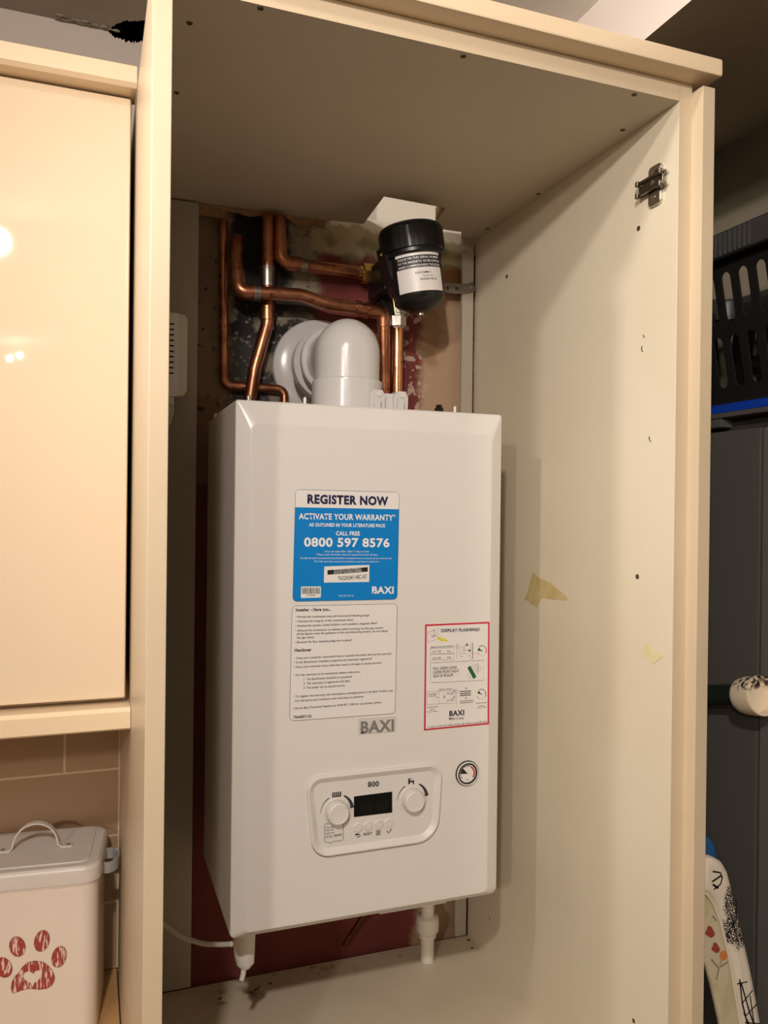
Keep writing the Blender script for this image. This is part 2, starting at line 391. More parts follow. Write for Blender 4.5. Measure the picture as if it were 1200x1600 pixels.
# ------------------------------------------------------------------ tall cupboard
XL, XR, T = -.1082, .4899, .0184
YF_, YB, YP = -.2519, .2948, -.2714
ZC, ZF = 1.0606, -.2254
cab = thing('tall_cupboard', 'open tall cream cupboard without its door, housing the white boiler', 'cupboard', (.2, 0, -1.09))
def panel_mat():
    m = mat('inner_side_panel', srgb(214, 203, 180), .4); N = Nodes(m, .006, 20, .002)
    N.start(srgb(216, 205, 182)); N.over(N.noise(4, .45, .7), srgb(206, 192, 165), .5)
    N.over(N.mul(N.noise(55, .72, .75), N.noise(7, .5, .6)), srgb(150, 125, 95), .4); N.done(); return m
sp = obj('side_panel', box(B(), XR, XR+T, YF_, YB, -1.09, 1.0834, .0008, 1), panel_mat(), cab)
obj('front_edging', box(B(), XR-.0002, XR+T, YF_-.0006, YF_, -1.09, 1.0834), M_edge, sp)
obj('end_panel', box(B(), -.1266, -.1082, YP, YW-.011, -1.09, 1.074, .0012), M_edge, cab)
ep = obj('end_panel', box(B(), XR+T, XR+2*T, YP, YW, -1.09, 1.074, .0012), M_edge, cab)
# top board with the rough notch cut through for the pipes
nt_ = [(.2691, .2895), (.2598, .160), (.3708, .168), (.381, .2273), (.405, .262), (.4626, .2990)]
bm = B(); flat(bm, [[(XL, YF_), (XR, YF_), (XR, .300), nt_[5], (.445, .262), nt_[4], nt_[3], nt_[2], nt_[1], nt_[0], (.215, .2935), (.165, .313), (.08, .308), (XL, .302)]], .0228, Matrix.Translation((0, 0, 1.072)))
top = obj('top_panel', bm, M_top, cab, smooth=0)
bm = B(); e = Vector((nt_[3][0]-nt_[2][0], nt_[3][1]-nt_[2][1], 0))
for a, b in ((2, 3), (3, 4)):
    p, q = Vector((*nt_[a], 1.072)), Vector((*nt_[b], 1.072)); ribbon(bm, [p+(q-p)*k/6+Vector((random.uniform(-.0012, .0004), 0, 0)) for k in range(7)], (0, 0, 1), .0215, .0022)
lab(obj('cut_edge', bm, M_chip, top, smooth=0), 'rough bare chipboard edge of the notch')
obj('front_edging', box(B(), XL, XR, YF_-.0006, YF_, ZC, 1.0834), M_edge, top)
def screw(p, n, r, parent, m=M_zinc):
    bm = B(); lathe(bm, [(r, 0), (r*.95, .0006), (r*.35, .0007), (r*.3, .0003)], p, n, 12); return obj('screw', bm, m, parent)
M_screw = mat('dull_screw', srgb(92, 82, 68), .5, metal=.7)
for p in ((-.0848, -.1961), (-.0212, -.2469), (-.0828, -.048), (.2043, -.2438), (.4297, -.2445), (.4722, -.1655), (.4815, .0599), (.4802, .228)):
    screw((*p, ZC), (0, 0, -1), .0034, top, M_screw)
for y, z in ((-.1776, .9305), (.1738, .9623), (-.1837, .4784)):
    screw((XR, y, z), (-1, 0, 0), .0034, sp, M_screw)
for y, z, r in ((-.187, -.0956, .003), (.209, -.1538, .0022)):
    bm = B(); lathe(bm, [(r, 0), (r*.7, .0003)], (XR, y, z), (-1, 0, 0), 10); obj('screw_hole', bm, M_screw, sp)
for (a, b) in (((-.2035, .658), (-.2075, .651)), ((-.19, .79), (-.193, .786)), ((-.187, .776), (-.189, .768))):
    bm = B(); ribbon(bm, [(XR-.0002, a[0], a[1]), (XR-.0002, (a[0]+b[0])/2+.001, (a[1]+b[1])/2-.001), (XR-.0002, b[0], b[1])], (0, 1, 0), .0016, .0003); obj('scuff_mark', bm, M_screw, sp)
# yellowed tape left on the panel
def tape(pts, m):
    bm = B(); Mx = Matrix(((0, 0, -1, XR-.0003), (1, 0, 0, 0), (0, 1, 0, 0), (0, 0, 0, 1)))
    flat(bm, [pts], .0004, Mx); return obj('tape_residue', bm, m, sp, smooth=0)
def jag(pts, a=.0016, n=4):
    out = []
    for i, p in enumerate(pts):
        q = pts[(i+1) % len(pts)]
        for k in range(n): out.append((p[0]+(q[0]-p[0])*k/n+random.uniform(-a, a), p[1]+(q[1]-p[1])*k/n+random.uniform(-a, a)))
    return out
M_tape = mat('yellowed_tape', srgb(212, 192, 138), .35, vary=.25, vscale=45)
M_tape2 = mat('pale_yellow_tape', srgb(218, 205, 160), .4, vary=.1, vscale=45)
lab(tape(jag([(.076, .4621), (.0431, .4557), (.030, .452), (.0209, .4508), (-.025, .4331), (-.0183, .4286), (.020, .4285), (.05, .4271), (.0611, .4087), (.101, .4185)]), M_tape), 'torn yellowed tape')
lab(tape(jag([(-.2006, .3957), (-.236, .3856), (-.2183, .3712), (-.1946, .3783)], .001), M_tape2), 'faint yellow tape mark')
# hinge plate
hp = obj('hinge_plate', loft(B(), [[Vector((XR-d, y, z)) for y, z in rrect(-.2245+i, -.2005-i, .9475+i, .9985-i, .006-i)] for d, i in ((0, 0), (.0035, 0), (.0045, .001))]), M_chrome, sp)
bm = B(); box(bm, XR-.011, XR-.0035, -.236, -.184, .966, .969, .0006, 1); box(bm, XR-.011, XR-.0035, -.236, -.184, .981, .984, .0006, 1)
box(bm, XR-.0075, XR-.004, -.232, -.186, .966, .984, .0006, 1); box(bm, XR-.0135, XR-.008, -.2335, -.224, .9635, .971, .0008, 1); box(bm, XR-.0135, XR-.008, -.2335, -.224, .979, .9865, .0008, 1)
box(bm, XR-.012, XR-.006, -.189, -.184, .964, .971, .0008, 1); box(bm, XR-.012, XR-.006, -.189, -.184, .979, .986, .0008, 1)
obj('hinge_arm_mount', bm, mat('dark_nickel', srgb(128, 120, 108), .3, metal=1), sp)
for z in (.9585, .9895): screw((XR-.0045, -.2105, z), (-1, 0, 0), .0042, sp, M_chrome)
screw((XR-.0078, -.214, .975), (-1, 0, 0), .0038, sp, M_chrome)
# base board with grime at the back
def base_mat():
    m = mat('base_board', srgb(205, 192, 170), .4); N = Nodes(m, .014, 18, .006); N.start(srgb(208, 195, 172)); N.over(N.noise(6, .45, .7), srgb(190, 174, 148), .5)
    N.over(N.mul(N.rect(.02-.2, .085-.2, .232, .268, .012, 0, 1), N.noise(50, .50, .60)), srgb(60, 48, 34), .75)
    N.over(N.mul(N.rect(-.1-.2, .5-.2, .255, .30, .01, 0, 1), N.noise(45, .58, .66)), srgb(120, 96, 64), .5)
    N.over(N.noise(90, .72, .75), srgb(130, 104, 74), .5); N.done(); return m
base = obj('base_panel', box(B(), XL, XR, YF_, YB-.002, ZF-T, ZF), base_mat(), cab)
bm = B()
for k in range(9):
    x = random.choice((random.gauss(.07, .03), random.gauss(.47, .012), random.uniform(-.05, .45))); y = random.uniform(.235, .285); s = random.uniform(.001, .0028)
    t = bmesh.new(); bmesh.ops.create_icosphere(t, subdivisions=1, radius=s)
    for v in t.verts: v.co = Vector((v.co.x*1.6, v.co.y, max(v.co.z*.6, -s*.3)))*random.uniform(.7, 1.3)+Vector((min(max(x, XL+.01), XR-.006), y, ZF+s*.2))
    merge(bm, t)
o = obj('dirt_crumbs', bm, mat('dirt', srgb(84, 66, 46), .95), base); o['kind'] = 'stuff'; o['label'] = 'brown crumbs of dirt along the back of the base'
obj('back_strip', box(B(), XL, -.0135, .2895, .2955, ZF+.004, 1.057), M_strip, cab)
obj('back_strip', box(B(), .4612, .4835, .2885, .2955, ZF+.004, 1.060), M_strip, cab)
# torn remains of the back panel hanging under the top board
bm = B(); pts = [(-.013, 1.060), (.172, 1.060), (.205, 1.060), (.2, 1.047), (.176, 1.050), (.165, 1.044), (.150, 1.0475), (.135, 1.0545), (.115, 1.052), (.095, 1.054), (.07, 1.050), (.045, 1.053), (.033, 1.0525), (.028, 1.042), (.012, 1.040), (-.013, 1.0405)]
flat(bm, [jag(pts, .0012, 3)], .004, face_y(.2985)); lab(obj('torn_back_panel', bm, M_chip, cab, smooth=0), 'torn strip of bare brown board under the top')
bm = B(); box(bm, -.124, XR+2*T+.003, -.281, -.236, 1.0836, 1.1046, .003, 2)
obj('cornice', bm, M_rail, cab)
# left inside: film of old tape at the top corner
# ------------------------------------------------------------------ wall cupboard on the left
wc = thing('wall_cupboard', 'closed glossy cream wall cupboard left of the boiler, over the tin', 'cupboard', (-.43, .15, .29))
bm = B(); box(bm, -.73, -.1315, .0205, .304, .318, 1.0695); obj('carcass', bm, M_edge, wc)
bm = B(); loft(bm, [xz(rrect(-.7305+i, -.1323-i, .3235+i, 1.0680-i, .002, 2), y) for y, i in ((.0195, 0), (.004, 0), (.0012, .0012), (0, .004))]); obj('door', bm, M_door, wc)
bm = B(); loft(bm, [[Vector((x, y, z)) for y, z in ((.02, 1.0695), (-.022, 1.0695), (-.027, 1.074), (-.027, 1.094), (-.024, 1.096), (.02, 1.096))] for x in (-.7305, -.1275)]); obj('cornice', bm, M_rail, wc)
bm = B(); loft(bm, [[Vector((x, y, z)) for y, z in ((.03, .3165), (-.0175, .3165), (-.022, .312), (-.022, .292), (-.019, .2895), (.03, .2895))] for x in (-.7305, -.1272)]); obj('light_rail', bm, M_rail, wc)
# worktop
def wood_mat():
    m = mat('wood_worktop', srgb(196, 150, 98), .4); nt = m.node_tree; N = Nodes(m, .004); N.start(srgb(200, 156, 104))
    N.over(N.noise(5, .45, .6), srgb(168, 118, 72), .6); N.done(); return m
wt = obj('worktop', box(B(), -1.6, -.128, -.29, .3045, -.2155, -.1765, .002), wood_mat()); tag(wt, 'light brown wood-effect worktop under the white tin', 'worktop')
bcab = thing('base_cupboard', 'cream base cupboard below the wooden worktop, left of the tall cupboard', 'cupboard', (-.5, .0, -1.09))
obj('carcass', box(B(), -.9, -.130, -.23, .30, -.99, -.2157), M_edge, bcab); obj('door', box(B(), -.73, -.133, -.251, -.2305, -.975, -.22, .002), M_door, bcab); obj('plinth', box(B(), -.9, -.130, -.19, .30, -1.09, -.9905), M_edge, bcab)

# ------------------------------------------------------------------ boiler
W, H = .390, .7027; D = .262; YF = -.010
bo = thing('boiler', 'white wall-hung gas boiler with blue and white stickers inside the open cupboard', 'boiler', (W/2, .1, 0))
bm = B(); outer = rrect(0, W, 0, H, (.004, .005, .011, .007), 6); inner = rrect(.018, W-.020, .010, H-.030, (.012, .012, .008, .006), 6)
loft(bm, [xz(outer, y) for y in (.169, .004)]+[xz(inset2(outer, .0008), .0005), xz(inset2(outer, .003), -.0016), xz(inner, YF+.0006), xz(inset2(inner, .003), YF)], True, True)
cover = obj('front_cover', bm, M_white, bo, smooth=24)
obj('chassis', box(B(), .0015, W-.0015, .169, D, .0010, H-.004, .001), M_side, bo)
bm = B(); box(bm, .0035, .016, .205, .222, H-.012, H+.004, .001); obj('bracket_tab', bm, M_plast, bo)
bm = B(); lathe(bm, [(.007, 0), (.007, .006), (.0045, .008), (.0045, .011)], (.2976, .02, H), (0, 0, 1), 7); lab(obj('vent_plug', bm, M_black, bo), 'black plug on top')
for x, y in ((.1003, .03), (.3274, .03)):
    bm = B(); lathe(bm, [(.0022, -.002), (.0022, .010), (.0015, .012)], (x, y, H), (0, 0, 1), 8); obj('pin', bm, M_plast, bo)
bm = B(); lathe(bm, [(.003, -.002), (.003, .009), (.002, .010)], (.0228, .03, H), (0, 0, 1), 10); obj('screw', bm, M_chrome, bo)
# underside fittings
bm = B(); tube(bm, [(.034, .082, .001), (.034, .082, -.030), (.035, .082, -.066), (.036, .080, -.080), (.036, .079, -.087)], [.0168, .0165, .0145, .0125, .006], 20)
trap = obj('condensate_trap', bm, M_plast, bo)
bm = B(); tube(bm, [(.034, .079, -.080), (.0325, .077, -.093), (.030, .076, -.1005)], [.004, .0036, .0034], 10); obj('drain_spout', bm, M_plast, trap)
bm = B(); loft(bm, [[Vector((x, y, z)) for x, y in ((.048, .075), (.054, .075), (.054, .09), (.048, .09))] for z, in ((-.001,),)]+[[Vector((x, y, -.02)) for x, y in ((.048, .075), (.050, .075), (.050, .09), (.048, .09))]]); obj('trap_rib', bm, M_plast, trap)
bm = B(); t = bmesh.new(); box(t, .215, .318, .02, .17, -.0115, -.0105); merge(bm, t); lab(obj('leaflet', bm, M_paper, bo), 'white card tucked under the casing')

# ---- stickers on the front (each lettering is its own layer on the sticker)
KY = .000853                                  # metres per photo pixel on the boiler's front
Y1, Y2, Y3, Y4 = YF-.0003, YF-.0005, YF-.0007, YF-.0009
def q(u, v): p = P(u, v, 1, YF); return (p.x, p.z)
def quad_round(c, r, n=5): return rpoly(c, [r]*4 if not isinstance(r, (list, tuple)) else r, n)
def zs(X, Y): return q(450+X/6.316, 755+Y/6.316)      # sticker drawings were measured on enlarged crops
blue = [(.0797, .5872), (.2296, .5872), (.2290, .4368), (.0787, .4368)]
blue = [q(461.5, 764.5), q(624, 769), q(620.5, 936.5), q(457, 940)]
bm = B(); flat(bm, [quad_round(blue, .006)], .0003, face_y(YF-.00015)); st = obj('warranty_sticker', bm, M_blue, bo, smooth=0); lab(st, 'blue and white sticker headed REGISTER NOW')
bm = B(); flat(bm, [quad_round(blue, .006), quad_round(inset2(blue, .0004), .0056)], .0002, face_y(YF-.0006)); obj('sticker_outline', bm, mat('dark_blue_line', srgb(20, 50, 90), .5), st, smooth=0)
def band(a, b):                                # part of the sticker's height, rounded at its top
    lerp = lambda p, r, t: (p[0]+(r[0]-p[0])*t, p[1]+(r[1]-p[1])*t)
    return [lerp(blue[0], blue[3], a), lerp(blue[1], blue[2], a), lerp(blue[1], blue[2], b), lerp(blue[0], blue[3], b)]
hd = rpoly(inset2(band(0, .163), .0005), [.0055, .0055, .0003, .0003], 5)
bm = B(); flat(bm, [hd], .0002, face_y(YF-.0004)); obj('sticker_header', bm, M_paper, st, smooth=0)
bm = B(); text(bm, 'REGISTER NOW', zs(190, 196), zs(987, 217), 13.2*KY, Y4, .045); obj('heading_text', bm, M_ink, st, smooth=0)
bm = B()
for s, x0, y0, x1, y1, cap, b in (('ACTIVATE YOUR WARRANTY*', 105, 353, 1062, 368, 9.0, .026), ('AS OUTLINED IN YOUR LITERATURE PACK', 207, 425, 962, 435, 5.2, .03), ('CALL FREE', 472, 513, 708, 516, 6.2, .03),
        ('0800 597 8576', 157, 622, 1000, 629, 13.4, .03), ('Lines are open 8am - 8pm, 7 days a week', 362, 680, 800, 681, 2.6, 0), ('* Please note the boiler must be registered within 30 days,', 272, 711, 888, 713, 2.6, 0),
        ('the Benchmark Commissioning Checklist completed and an annual service carried out.', 120, 746, 1025, 748, 2.6, 0), ('For full warranty terms & conditions see baxi.co.uk/terms', 262, 779, 897, 781, 2.6, 0), ('BAXI', 828, 1088, 1042, 1087, 11, .033), ('REG 2281-P01-01', 502, 1117, 645, 1116, 2.2, 0)):
    bm = B(); text(bm, s, zs(x0, y0), zs(x1, y1), cap*KY, Y2, b)
    obj('phone_number_text' if s[:4] == '0800' else 'brand_text' if s == 'BAXI' else 'printed_line', bm, M_wtext, st, smooth=0)
bm = B(); flat(bm, [quad_round([zs(357, 822), zs(802, 806), zs(800, 974), zs(353, 981)], .0008)], .0002, face_y(YF-.0004)); sl = obj('serial_label', bm, M_paper, st, smooth=0)
bm = B(); M4 = face_y(Y3); fillp(bm, [zs(388, 858), zs(787, 828), zs(785, 872), zs(388, 903)], M4); text(bm, 'TNG254240114BC-A57', zs(490, 960), zs(778, 939), 6.6*KY, Y3, .004); obj('serial_print', bm, M_ktext, st, smooth=0)
bm = B(); text(bm, 'TO ACTIVATE YOUR WARRANTY', zs(450, 870), zs(720, 850), 2.7*KY, Y4); text(bm, 'REGISTER THIS SERIAL NUMBER', zs(450, 892), zs(728, 871), 2.7*KY, Y4); obj('serial_banner_print', bm, M_wtext, st, smooth=0)
bm = B(); flat(bm, [quad_round([zs(128, 1020), zs(324, 1018), zs(322, 1128), zs(126, 1133)], .0005)], .0002, face_y(YF-.0004)); obj('barcode_label', bm, M_paper, st, smooth=0)
bm = B(); x = 140
while x < 308:
    ww = random.choice((2.5, 2.5, 5, 7)); fillp(bm, [zs(x, 1031), zs(x+ww, 1031), zs(x+ww, 1091), zs(x, 1091)], M4); x += ww+random.choice((2.5, 4, 6))
text(bm, '7728380', zs(180, 1114), zs(268, 1113), 2.6*KY, Y3); obj('barcode', bm, M_ktext, st, smooth=0)
# installer checklist
def z2(X, Y): return q(445+X/6.486, 940+Y/6.486)
lst = [z2(72, 42), z2(1140, 20), z2(1120, 1135), z2(45, 1212)]
bm = B(); flat(bm, [quad_round(lst, .006)], .0003, face_y(YF-.00015)); ck = obj('checklist_sticker', bm, M_paper, bo, smooth=0); lab(ck, 'white sticker of small print headed Installer')
bm = B(); flat(bm, [quad_round(lst, .006), quad_round(inset2(lst, .0007), .0053)], .0002, face_y(YF-.0004)); obj('sticker_outline', bm, M_gtext, ck, smooth=0)
bm = B()
for s, x0, y0, x1, y1, cap, b in (('Installer - Have you...', 110, 98, 470, 91, 4.2, .04), ('Handover', 98, 507, 268, 501, 4.2, .04), ('7666857-02', 85, 1183, 270, 1172, 3.8, .03),
        ('\u2022 Primed the condensate trap and removed all blanking plugs?', 108, 165, 857, 146, 3, 0), ('\u2022 Checked the integrity of the condensate drain?', 108, 210, 695, 193, 3, 0), ('\u2022 Flushed the system, added inhibitor and installed a magnetic filter?', 106, 256, 937, 226, 3, 0),
        ('\u2022 Allowed the combustion to stabilise before carrying out flue gas checks?', 105, 304, 995, 274, 3, 0), ('(If the figures meet the guidance in the commissioning section, do not adjust', 120, 338, 1042, 305, 3, 0), ('the gas valve)', 120, 375, 295, 369, 3, 0), ('\u2022 Ensured the flue sampling plugs are in place?', 100, 422, 676, 398, 3, 0),
        ('\u2022 Does your customer understand how to operate the boiler and use the controls?', 97, 583, 1080, 535, 3, 0), ('\u2022 Is the Benchmark checklist completed and warranty registered?', 95, 627, 882, 586, 3, 0), ('\u2022 Does your customer know that they need to arrange an annual service?', 92, 673, 976, 628, 3, 0),
        ('\u2022 For the warranty to be maintained, please make sure...', 92, 755, 770, 718, 3, 0), ('1  The Benchmark checklist is completed', 190, 797, 676, 768, 3, 0), ('2  The warranty is registered with Baxi', 188, 840, 657, 812, 3, 0), ('3  The boiler has an annual service', 188, 884, 605, 858, 3, 0),
        ('\u2022 To register the warranty visit www.baxi.co.uk/registration or the Baxi Toolbox app.', 87, 972, 1097, 908, 3, 0), ('For full terms and conditions visit www.baxi.co.uk/terms', 105, 1016, 797, 970, 3, 0), ('Call the Baxi Technical Helpline on 0344 871 1545 for any further advice.', 85, 1092, 978, 1028, 3, 0)):
    text(bm, s, z2(x0, y0), z2(x1, y1), cap*1.1*KY, Y3, max(b, .012), res=2)
obj('small_print', bm, M_gtext, ck, smooth=0)
# raised badge
bd = [z2(745, 1180), z2(1128, 1158), z2(1120, 1315), z2(738, 1342)]
bm = B(); flat(bm, [quad_round(bd, .0008)], .0012, face_y(YF-.0006)); bg = obj('brand_badge', bm, M_badgeplate, bo, smooth=0)
bm = B(); text(bm, 'BAXI', z2(765, 1330), z2(1102, 1305), 18*KY, YF-.0014, .036); t = bm
obj('badge_letters', bm, M_badge, bg, smooth=0)
# display flashing sticker
def z3(X, Y): return q(655+X/8.89, 965+Y/8.89)
fs = [z3(80, 95), z3(975, 57), z3(968, 1480), z3(65, 1568)]
bm = B(); flat(bm, [fs], .0003, face_y(YF-.00015)); ds = obj('fault_sticker', bm, M_paper, bo, smooth=0); lab(ds, 'red-bordered sticker headed DISPLAY FLASHING?')
bm = B(); flat(bm, [fs, inset2([fs[0], fs[1], fs[2], fs[3]], .0026) if False else [z3(102, 118), z3(955, 80), z3(948, 1460), z3(87, 1545)]], .0002, face_y(YF-.0004))
g1, g2 = z3(868, 460), z3(862, 1065); RG = 78/8.89*KY
M3 = face_y(Y3); M2 = face_y(Y2); M5 = face_y(Y4)
def warcs(bm, c, a0, a1, r, wd): stroke(bm, arc(c, r*.94, a0, a1, 16, r), wd, M3)
for c in (g1, g2): warcs(bm, c, 40, -30, RG, .0011); warcs(bm, c, 195, 215, RG, .0009)
obj('red_border', bm, M_red, ds, smooth=0)
bm = B(); text(bm, 'DISPLAY FLASHING?', z3(303, 200), z3(835, 183), 5.0*KY, Y3, .03); obj('heading_text', bm, M_ink, ds, smooth=0); bm = B(); text(bm, 'BAXI', z3(415, 1367), z3(622, 1350), 8.4*KY, Y3, .034); obj('brand_text', bm, M_ink, ds, smooth=0)
bm = B()
for s, x0, y0, x1, y1, cap in (('PULL GREEN LEVER', 190, 728, 522, 708, 4.2), ('UNDER FRONT RIGHT', 190, 780, 552, 757, 4.2), ('SIDE OF BOILER', 190, 832, 470, 812, 4.2), ('Make it easy', 413, 1418, 618, 1406, 3.6),
        ('Top up pressure', 105, 1252, 258, 1240, 1.8), ('system', 148, 1283, 205, 1278, 1.8), ('how to video', 108, 1315, 248, 1303, 1.8), ('Reset pressure', 790, 1195, 935, 1183, 1.8), ('system', 830, 1230, 893, 1225, 1.8), ('how to video', 803, 1258, 930, 1247, 1.8),
        ('To view our How To videos and top tips online or scan QR code', 103, 1533, 935, 1452, 2.7), ('E119 - LOW', 185, 487, 300, 478, 3), ('E118 - LOW', 185, 580, 298, 572, 3), ('0.5 bar', 385, 482, 440, 478, 2.6), ('0.8 bar', 385, 565, 440, 561, 2.6), ('WHEN PRESSURE', 125, 1075, 240, 1068, 1.8), ('IS OVER 1 BAR', 135, 1100, 230, 1094, 1.8),
        ('ERROR CODE LOW PRESSURE', 160, 420, 475, 402, 1.9), ('DISPLAY READS', 275, 1008, 455, 996, 1.9), ('1.0 bar', 375, 1062, 415, 1058, 2.2), ('1.5 bar', 375, 1165, 415, 1160, 2.2)):
    text(bm, s, z3(x0, y0), z3(x1, y1), cap*1.1*KY, Y3, .01, res=2)
def ln(a, wd=.0003): stroke(bm, [z3(*p) for p in a], wd, M3)
def bx(x0, y0, x1, y1, sl=.03, wd=.0003): ln([(x0, y0), (x1, y0-(x1-x0)*sl), (x1, y1-(x1-x0)*sl), (x0, y1), (x0, y0)], wd)
bx(155, 425, 480, 590); bx(155, 505, 480, 508); bx(155, 628, 892, 905, .05, .0004); bx(270, 1020, 490, 1195); bx(105, 1030, 270, 1205); bx(115, 205, 265, 345, .35); ln([(165, 280), (165, 230), (240, 195), (240, 245), (165, 280)]); ln([(180, 262), (225, 238)], .0008); ln([(190, 185), (210, 178)], .0008)
bx(555, 415, 610, 500); bx(625, 390, 715, 500); ln([(610, 450), (725, 440)]); ln([(650, 375), (670, 372)], .003); ln([(680, 460), (710, 457)], .002); ln([(725, 350), (738, 350), (738, 570), (720, 572)], .0008); ln([(740, 492), (790, 490)]); ln([(522, 360), (518, 575)]); ln([(505, 390), (545, 385), (545, 420), (505, 424), (505, 390)]); ln([(515, 1000), (512, 1210)]); ln([(500, 1010), (540, 1005), (538, 1045), (500, 1050), (500, 1010)])
ln([(570, 540), (600, 535)], .0006); ln([(680, 533), (705, 530)], .0006); ln([(345, 1080), (345, 1120)], .0012); ln([(240, 1108), (256, 1105)], .0012)
for y in (1027, 1055, 1082): ln([(562, y), (715, y-10)], .0012)
for y in (1163, 1188): ln([(562, y), (752, y-18)], .0007)
ln([(648, 970), (648, 992)], .0014); ln([(645, 1108), (645, 1128)], .0014)
for (a, b) in ((425, 1040), (425, 1130)): ln([(a, b), (a+22, b+28), (a+68, b-42)], .0010)
for c in (g1, g2):
    warcs(bm, c, 130, 45, RG, .0008); stroke(bm, arc(c, RG*.9, 215, 325, 12), .0002, M3); stroke(bm, [c, (c[0]-.0042, c[1]+.0008 if c is g1 else c[1]+.003)], .0006, M5); fillp(bm, arc(c, .0008, 0, 360, 10)[:-1], M5)
for k in range(4): stroke(bm, [z3(720+k*18+a, 690+k*25+b) for a, b in ((0, -10), (30, -30), (70, -35), (95, -60))], .0003, M3)
ln([(690, 760), (680, 800), (700, 835), (740, 845)], .0003); ln([(800, 640), (815, 700), (810, 760), (818, 780)], .0004)
obj('black_print', bm, M_gtext, ds, smooth=0)
for c in (g1, g2):
    bm = B(); fillp(bm, [c]+arc(c, RG*.9, 178 if c is g1 else 165, 135 if c is g1 else 128, 6), M2); obj('green_gauge_wedge', bm, M_green, ds, smooth=0)
bm = B()
a, b = Vector(z3(692, 690)), Vector(z3(768, 828)); d = (b-a).normalized(); n = Vector((-d.y, d.x))*.0028
fillp(bm, [a-n, a-n*.5-d*.0012, a+n*.5-d*.0012, a+n, b+n, b+n*.5+d*.0012, b-n*.5+d*.0012, b-n], M2)
obj('green_lever_print', bm, M_green, ds, smooth=0)
bm = B(); fillp(bm, [z3(232, 262), z3(290, 272), z3(410, 318), z3(395, 328), z3(300, 328)], M2); obj('yellow_print', bm, M_yellow, ds, smooth=0)

# ---- control panel
def z4(X, Y): return q(470+X/5.217, 1190+Y/5.217)
cp = rpoly([z4(30, 128), z4(1152, 5), z4(1112, 640), z4(92, 790)], [.021, .021, .034, .026], 8)
bm = B(); flat(bm, [[(x+.0007, z-.0009) for x, z in cp]], .0004, face_y(YF-.0002)); obj('panel_gap_shade', bm, M_dark, bo, smooth=0)  # flat dark sheet drawn as the shadow line round the panel
ci = [(x-.0003, z+.0009) for x, z in inset2(cp, .0006)]
bm = B(); loft(bm, [xz(ci, YF-.0003), xz(ci, YF-.0046), xz(inset2(ci, .0008), YF-.0056), xz(inset2(ci, .0022), YF-.0060), xz(inset2(ci, .0036), YF-.0056), xz(inset2(ci, .0090), YF-.0016), xz(inset2(ci, .0102), YF-.0010)], True, True)
pn = obj('control_panel', bm, M_plast, bo, smooth=25)
YP1, YP2 = YF-.0012, YF-.0014; MP = face_y(YP2)
def knob(u, v):
    c = q(u, v); c = (c[0], c[1]-.001)
    bm = B(); lathe(bm, [(.0182, 0), (.0182, .0014), (.0176, .0020), (.0164, .0020), (.0162, .0008), (.0156, .0008), (.0150, .010), (.0140, .0128), (.0125, .0136), (.0118, .0130), (.0, .0126)], (c[0], YP1, c[1]), (0, -1, 0), 36)
    obj('knob', bm, M_plast, pn); return c
k1 = knob(525, 1266); k2 = knob(643, 1247)
def pprint(name, bm): return obj(name, bm, M_gtext, pn, smooth=0)
for c in (k1, k2):
    bm = B(); stroke(bm, arc(c, .0225, 62, 5, 16), [.002+.0035*k/16 for k in range(17)], MP); pprint('dial_arc', bm)
    bm = B(); stroke(bm, arc(c, .0215, 118, 180, 14), [.0014-.0008*k/14 for k in range(15)], MP); pprint('dial_arc', bm)
x, z = k1[0]-.006, k1[1]+.0205
comb = [(x, z), (x, z-.002)]
for k in range(5): comb += [(x+k*.0027, z-.002 if k == 0 else z), (x+k*.0027, z+.0055), (x+k*.0027+.0019, z+.0055), (x+k*.0027+.0019, z)]
bm = B(); flat(bm, [comb[2:]+[(x+4*.0027+.0019, z-.0012), (x, z-.0012)]], .0001, MP); pprint('radiator_icon', bm)
x, z = k2[0]-.002, k2[1]+.0225
bm = B(); flat(bm, [[(x-.004, z-.001), (x-.001, z-.001), (x-.001, z+.001), (x+.003, z+.001), (x+.003, z-.002), (x+.005, z-.002), (x+.005, z+.0035), (x-.001, z+.0035), (x-.001, z+.0056), (x+.001, z+.0056), (x+.001, z+.0066), (x-.004, z+.0066)]], .0001, MP); pprint('tap_icon', bm)
bm = B(); text(bm, '800', z4(543, 205), z4(635, 197), 8.2*KY, YP2, .035); pprint('model_number', bm)
bm = B(); text(bm, 'RESET', z4(508, 600), z4(580, 590), 4.0*KY, YP2, .02); pprint('reset_text', bm)
bm = B()
for dy in (0, 14, 28): stroke(bm, [z4(610, 567+dy), z4(648, 560+dy)], .0012, MP)
pprint('menu_icon', bm)
bm = B(); stroke(bm, [z4(698, 562), z4(712, 580), z4(738, 546)], .0013, MP); pprint('tick_icon', bm)
bm = B(); stroke(bm, [z4(455, 612), z4(472, 610), z4(481, 600), z4(476, 588), z4(448, 592), z4(440, 594)], [.0011, .0011, .0011, .0011, .0030, .0002], MP); pprint('back_icon', bm)
